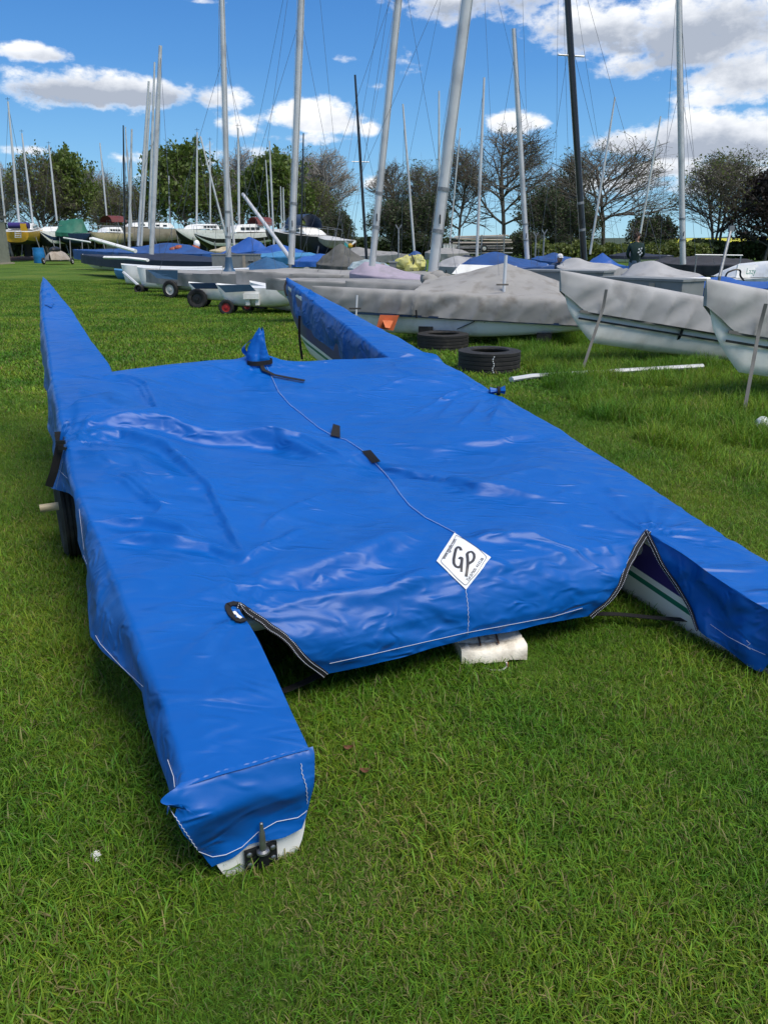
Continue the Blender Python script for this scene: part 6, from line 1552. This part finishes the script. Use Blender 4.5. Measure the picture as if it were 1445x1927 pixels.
def place_tree(key, px, top, hwid, Y, label, group, kind='tree'):
    tm, cm, H, sp = TM[key]; p = at(px, top, Y); h = p[2]; r = thing(kind, label, kind.split('_')[-1], (p[0], p[1], 0), group)
    ww = hwid/FPX*Y*1.02; sc = (ww/sp, ww/sp, h/(H*.98)); r.scale = sc; r.rotation_euler = (0, 0, random.random()*6.28)
    a = bpy.data.objects.new('trunk', tm); COL.objects.link(a); a.parent = r
    if cm: b = bpy.data.objects.new('crown', cm); COL.objects.link(b); b.parent = r
GT = 'trees along the far edge of the boat yard'
TL = [('bare_slim', 0, 312, 40, 100, 'bare slender tree rising behind the shed at the left edge'),
 ('brown', 72, 296, 66, 98, 'dense bronze leaved tree behind the yellow yacht'),
 ('leafy', 128, 300, 52, 100, 'green leaved tree right of the bronze one at left'),
 ('bare_slim', 180, 318, 42, 104, 'pale bare tree behind the small cream yacht'),
 ('brown', 222, 350, 52, 96, 'low brownish tree behind the left cluster of masts'),
 ('sparse', 268, 345, 42, 100, 'small sparse tree between brownish tree and big green tree'),
 ('leafy', 345, 288, 74, 92, 'broad green leaved tree behind the white yachts'),
 ('brown', 405, 325, 50, 95, 'bronze tinted tree at the right flank of the broad green tree'),
 ('bare_slim', 452, 288, 50, 104, 'pale bare tree between the two big green trees'),
 ('leafy', 522, 304, 66, 90, 'dense round green tree behind the middle silver mast'),
 ('brown', 588, 350, 52, 92, 'dark bronze bush-like tree behind the black cruiser'),
 ('bare_slim', 612, 288, 56, 96, 'tall bare greyish tree leaning right of the dark slim mast'),
 ('sparse', 560, 292, 50, 104, 'thin leafless crown showing above the dense round green tree'),
 ('bare', 748, 318, 58, 98, 'greyish bare tree over the dark ivy at the centre'),
 ('sparse', 805, 312, 58, 96, 'lightly leaved tree left of the thickest mast'),
 ('bare', 868, 288, 56, 92, 'tall bare tree directly right of the thickest mast'),
 ('bare', 955, 256, 88, 92, 'tallest bare branching tree at the centre right'),
 ('sparse', 1052, 335, 48, 100, 'thin hazy tree between the tallest bare tree and black mast'),
 ('sparse', 1090, 290, 40, 92, 'slender leafy tree just right of the black mast'),
 ('bare_wide', 1152, 284, 118, 88, 'wide rounded bare tree behind the man in the hoodie'),
 ('birch', 1372, 303, 88, 80, 'drooping thin leaved tree at the right of the yard'),
 ('purple', 1462, 335, 62, 76, 'very dark purplish brown leaved tree cut by the right edge')]
for k, px, t, hw_, Y, l in TL: place_tree(k, px, t, hw_, Y, l, GT)
BL = [('ivy', 738, 385, 46, 84, 'dark ivy covered bush left of the centre masts'), ('ivy', 800, 378, 44, 82, 'dark ivy covered bush just left of the thickest mast'),
 ('ivy', 1025, 365, 46, 84, 'dark evergreen bush beneath the hazy thin tree'), ('ivy', 1085, 385, 42, 82, 'dark evergreen bush below the black mast'),
 ('scrub', 1228, 412, 44, 80, 'small dark scrubby bush right of the man in the hoodie'), ('ivy', 635, 402, 30, 84, 'dark bush at the right end of the left treeline'),
 ('scrub', 990, 440, 36, 72, 'low lime edged bush beside the spar rack')]
for k, px, t, hw_, Y, l in BL: place_tree(k, px, t, hw_, Y, l, 'dark bushes below the trees', 'bush')
# hedge of leaf clusters
def hedge(name, label, x0, x1, top, Y, leafm, n, depth=2.5, ls=.22):
    a = at(x0, top, Y); b = at(x1, top, Y); rg = np.random.default_rng(int(abs(x0))+5); L_ = b[0]-a[0]
    X = a[0]+rg.random(n)*L_; h = a[2]+.0*X+.45*vnoise(X*.6, X*0, 4)+.3*vnoise(X*1.9, X*0, 8)
    Z = h*(rg.random(n)**.6); Yy = Y+rg.normal(0, depth*.3, n); T = np.stack([X, Yy, Z], 1)
    u = rg.normal(size=(n, 3)); u /= np.linalg.norm(u, axis=1)[:, None]; v = np.cross(u, rg.normal(size=(n, 3))); v /= np.linalg.norm(v, axis=1)[:, None]; s_ = ls*rg.uniform(.5, 1.3, (n, 1))
    V = np.stack([T-u*s_, T-v*s_*.7, T+u*s_, T+v*s_*.7], 1).reshape(-1, 3); c = ((a+b)/2)*np.array([1, 1, 0])
    r = thing(name, label, 'hedge', tuple(c), 'hedges round the boat yard')
    o = bpy.data.objects.new('foliage', np_mesh('foliage', V-c, np.arange(n)[:, None]*4+np.arange(4), leafm)); COL.objects.link(o); o.parent = r; o['kind'] = 'stuff'
    mb = MB()
    for i in range(int(L_/1.2)):
        x = a[0]+i*1.2; mb.tube([(x, Y, 0), (x+random.uniform(-.3, .3), Y, a[2]*.8)], .05, 4)
    mb.build('stems', 'bark', r)['kind'] = 'stuff'
hedge('hedge', 'dark hedge running behind the yachts at the left', -120, 655, 441, 104, 'leaf_dark', 20000, ls=.3)
hedge('hedge', 'dark low hedge behind the middle dinghies', 650, 1110, 452, 96, 'leaf_dark', 7000, ls=.24)
hedge('hedge', 'green brown hedge in front of the yellow field', 1000, 1330, 463, 70, 'leaf_brown', 9000, ls=.16)
hedge('hedge', 'dark hedge at the right below the purple tree', 1215, 1600, 458, 78, 'leaf_dark', 14000, ls=.2)

# ------------------------------------------------------------------ grass
def blades(name, n, rad, hmin, hmax, wd, lean, seed, flat=0.0, dry=.06):
    rg = np.random.default_rng(seed)
    rr = rad*np.sqrt(rg.random(n)); th = rg.random(n)*6.283
    rr = rr*(1-.0*rr); x = rr*np.cos(th); y = rr*np.sin(th)
    h = hmin+(hmax-hmin)*rg.random(n)**1.7; a = rg.random(n)*6.283; ln = lean*rg.uniform(.2, 1.3, n)
    dx, dy = np.cos(a), np.sin(a); sx, sy = -dy, dx; w = wd*rg.uniform(.6, 1.3, n)
    tw = rg.normal(0, .6, n); sx, sy = np.cos(a+1.57+tw), np.sin(a+1.57+tw)
    P = []
    for t, ww in ((0, 1), (.4, .95), (.75, .65)):
        ang = ln*t; fx = h*t*np.sin(ang); fz = h*t*np.cos(ang)
        cx, cy, cz = x+dx*fx, y+dy*fx, fz
        P += [np.stack([cx-sx*w*ww/2, cy-sy*w*ww/2, cz], 1), np.stack([cx+sx*w*ww/2, cy+sy*w*ww/2, cz], 1)]
    ang = ln*1.15; P.append(np.stack([x+dx*h*np.sin(ang), y+dy*h*np.sin(ang), h*np.cos(ang)], 1))
    V = np.stack(P, 1).reshape(-1, 3); b = np.arange(n)[:, None]*7
    F = np.concatenate([b+np.array([0, 1, 3]), b+np.array([0, 3, 2]), b+np.array([2, 3, 5]), b+np.array([2, 5, 4]), b+np.array([4, 5, 6])])
    me_ = np_mesh(name, V, F, 'blade')
    base = np.array([.112, .225, .020]); c = base*rg.uniform(.55, 1.5, (n, 1))*np.stack([rg.uniform(.8, 1.45, n), np.ones(n), rg.uniform(.7, 1.3, n)], 1)
    dr = rg.random(n) < dry; c[dr] = np.array([.26, .23, .10])*rg.uniform(.6, 1.2, (dr.sum(), 1))
    cc = np.repeat(c, 7, axis=0).reshape(n, 7, 3); cc[:, :2] *= .55; cc[:, 6] *= 1.15; cc = cc.reshape(-1, 3)  # roots darkened: shade between blades painted into the colour; tips paler
    ca = me_.color_attributes.new('Col', 'FLOAT_COLOR', 'POINT'); ca.data.foreach_set('color', np.concatenate([cc, np.ones((len(cc), 1))], 1).ravel())
    return me_
def scatter(name, pts, scales, protos, z=0.0):
    """one grass object: instances of tuft meshes on points, by geometry nodes"""
    n = len(pts); me_ = bpy.data.meshes.new(name); me_.vertices.add(n); me_.vertices.foreach_set('co', np.concatenate([pts, np.full((n, 1), z)], 1).ravel())
    at1 = me_.attributes.new('sc', 'FLOAT', 'POINT'); at1.data.foreach_set('value', scales)
    at2 = me_.attributes.new('rt', 'FLOAT_VECTOR', 'POINT'); rv = np.zeros((n, 3)); rv[:, 2] = NR.random(n)*6.283; at2.data.foreach_set('vector', rv.ravel())
    at3 = me_.attributes.new('ix', 'INT', 'POINT'); at3.data.foreach_set('value', NR.integers(0, len(protos), n).astype(np.int32))
    o = bpy.data.objects.new(name, me_); COL.objects.link(o); o['kind'] = 'stuff'
    ng = bpy.data.node_groups.new(name, 'GeometryNodeTree'); ng.interface.new_socket('Geometry', in_out='INPUT', socket_type='NodeSocketGeometry'); ng.interface.new_socket('Geometry', in_out='OUTPUT', socket_type='NodeSocketGeometry')
    N = ng.nodes; L = ng.links; gi = N.new('NodeGroupInput'); go = N.new('NodeGroupOutput'); ip = N.new('GeometryNodeInstanceOnPoints'); g2 = N.new('GeometryNodeGeometryToInstance')
    for p in protos[::-1]:
        oi = N.new('GeometryNodeObjectInfo'); oi.inputs['Object'].default_value = p; L.new(oi.outputs['Geometry'], g2.inputs[0])
    L.new(gi.outputs[0], ip.inputs['Points']); L.new(g2.outputs[0], ip.inputs['Instance']); ip.inputs['Pick Instance'].default_value = True
    def na(nm, t): q = N.new('GeometryNodeInputNamedAttribute'); q.data_type = t; q.inputs['Name'].default_value = nm; return q.outputs['Attribute']
    L.new(na('ix', 'INT'), ip.inputs['Instance Index']); L.new(na('sc', 'FLOAT'), ip.inputs['Scale'])
    e2r = N.new('FunctionNodeEulerToRotation'); L.new(na('rt', 'FLOAT_VECTOR'), e2r.inputs[0]); L.new(e2r.outputs[0], ip.inputs['Rotation'])
    L.new(ip.outputs[0], go.inputs[0]); md = o.modifiers.new('scatter', 'NODES'); md.node_group = ng; return o
def proto(me_): return bpy.data.objects.new(me_.name, me_)      # not linked to the scene: only a source for the nodes
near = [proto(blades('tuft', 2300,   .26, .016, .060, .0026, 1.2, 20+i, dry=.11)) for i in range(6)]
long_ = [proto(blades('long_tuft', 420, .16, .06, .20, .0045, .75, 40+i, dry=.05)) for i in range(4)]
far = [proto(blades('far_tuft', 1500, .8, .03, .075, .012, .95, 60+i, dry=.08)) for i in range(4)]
def field(x0, x1, y0, y1, step, keep=None):
    xs, ys = np.meshgrid(np.arange(x0, x1, step), np.arange(y0, y1, step)); p = np.stack([xs.ravel(), ys.ravel()], 1)+NR.uniform(-.5, .5, (xs.size, 2))*step
    return p if keep is None else p[keep(p)]
def shorten(p, sc):
    """trodden, short grass where the hull end and the foam block lie"""
    for c_, r_ in ((pv3(480, 1637, 0), .24), (ground(925, 1258), .22)):
        d_ = np.hypot(p[:, 0]-c_[0], p[:, 1]-c_[1]); sc = np.where(d_ < r_, np.minimum(sc, .5), sc)
    return sc
infr = lambda m_: (lambda p: (np.abs(p[:, 0]) < p[:, 1]*.56+m_))
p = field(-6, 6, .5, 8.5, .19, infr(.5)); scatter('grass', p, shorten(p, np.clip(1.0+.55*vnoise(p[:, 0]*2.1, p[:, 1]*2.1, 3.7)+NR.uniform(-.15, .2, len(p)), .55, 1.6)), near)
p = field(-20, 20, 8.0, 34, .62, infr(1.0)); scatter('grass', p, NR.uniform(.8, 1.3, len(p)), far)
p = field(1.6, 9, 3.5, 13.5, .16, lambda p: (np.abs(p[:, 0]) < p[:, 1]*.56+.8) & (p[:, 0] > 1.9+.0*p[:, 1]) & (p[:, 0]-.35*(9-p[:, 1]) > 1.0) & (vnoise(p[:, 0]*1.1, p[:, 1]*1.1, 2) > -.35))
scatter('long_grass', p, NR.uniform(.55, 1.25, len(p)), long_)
p = field(-2, 6, .8, 4, .5, infr(.3)); p = p[(NR.random(len(p)) < .35) & (np.hypot(p[:, 0]+.3, p[:, 1]-1.5) > .5)]; scatter('grass_tufts', p, NR.uniform(.35, .6, len(p)), long_)

dryp = [proto(blades('dry_tuft', 700, .22, .012, .045, .0030, 1.35, 80+i, dry=.75)) for i in range(3)]
p = field(-4, 4, .8, 7, .3, infr(.3)); p = p[vnoise(p[:, 0]*1.6, p[:, 1]*1.6, 6.4) > .42]; scatter('dry_thatch', p, NR.uniform(.6, 1.1, len(p)), dryp)
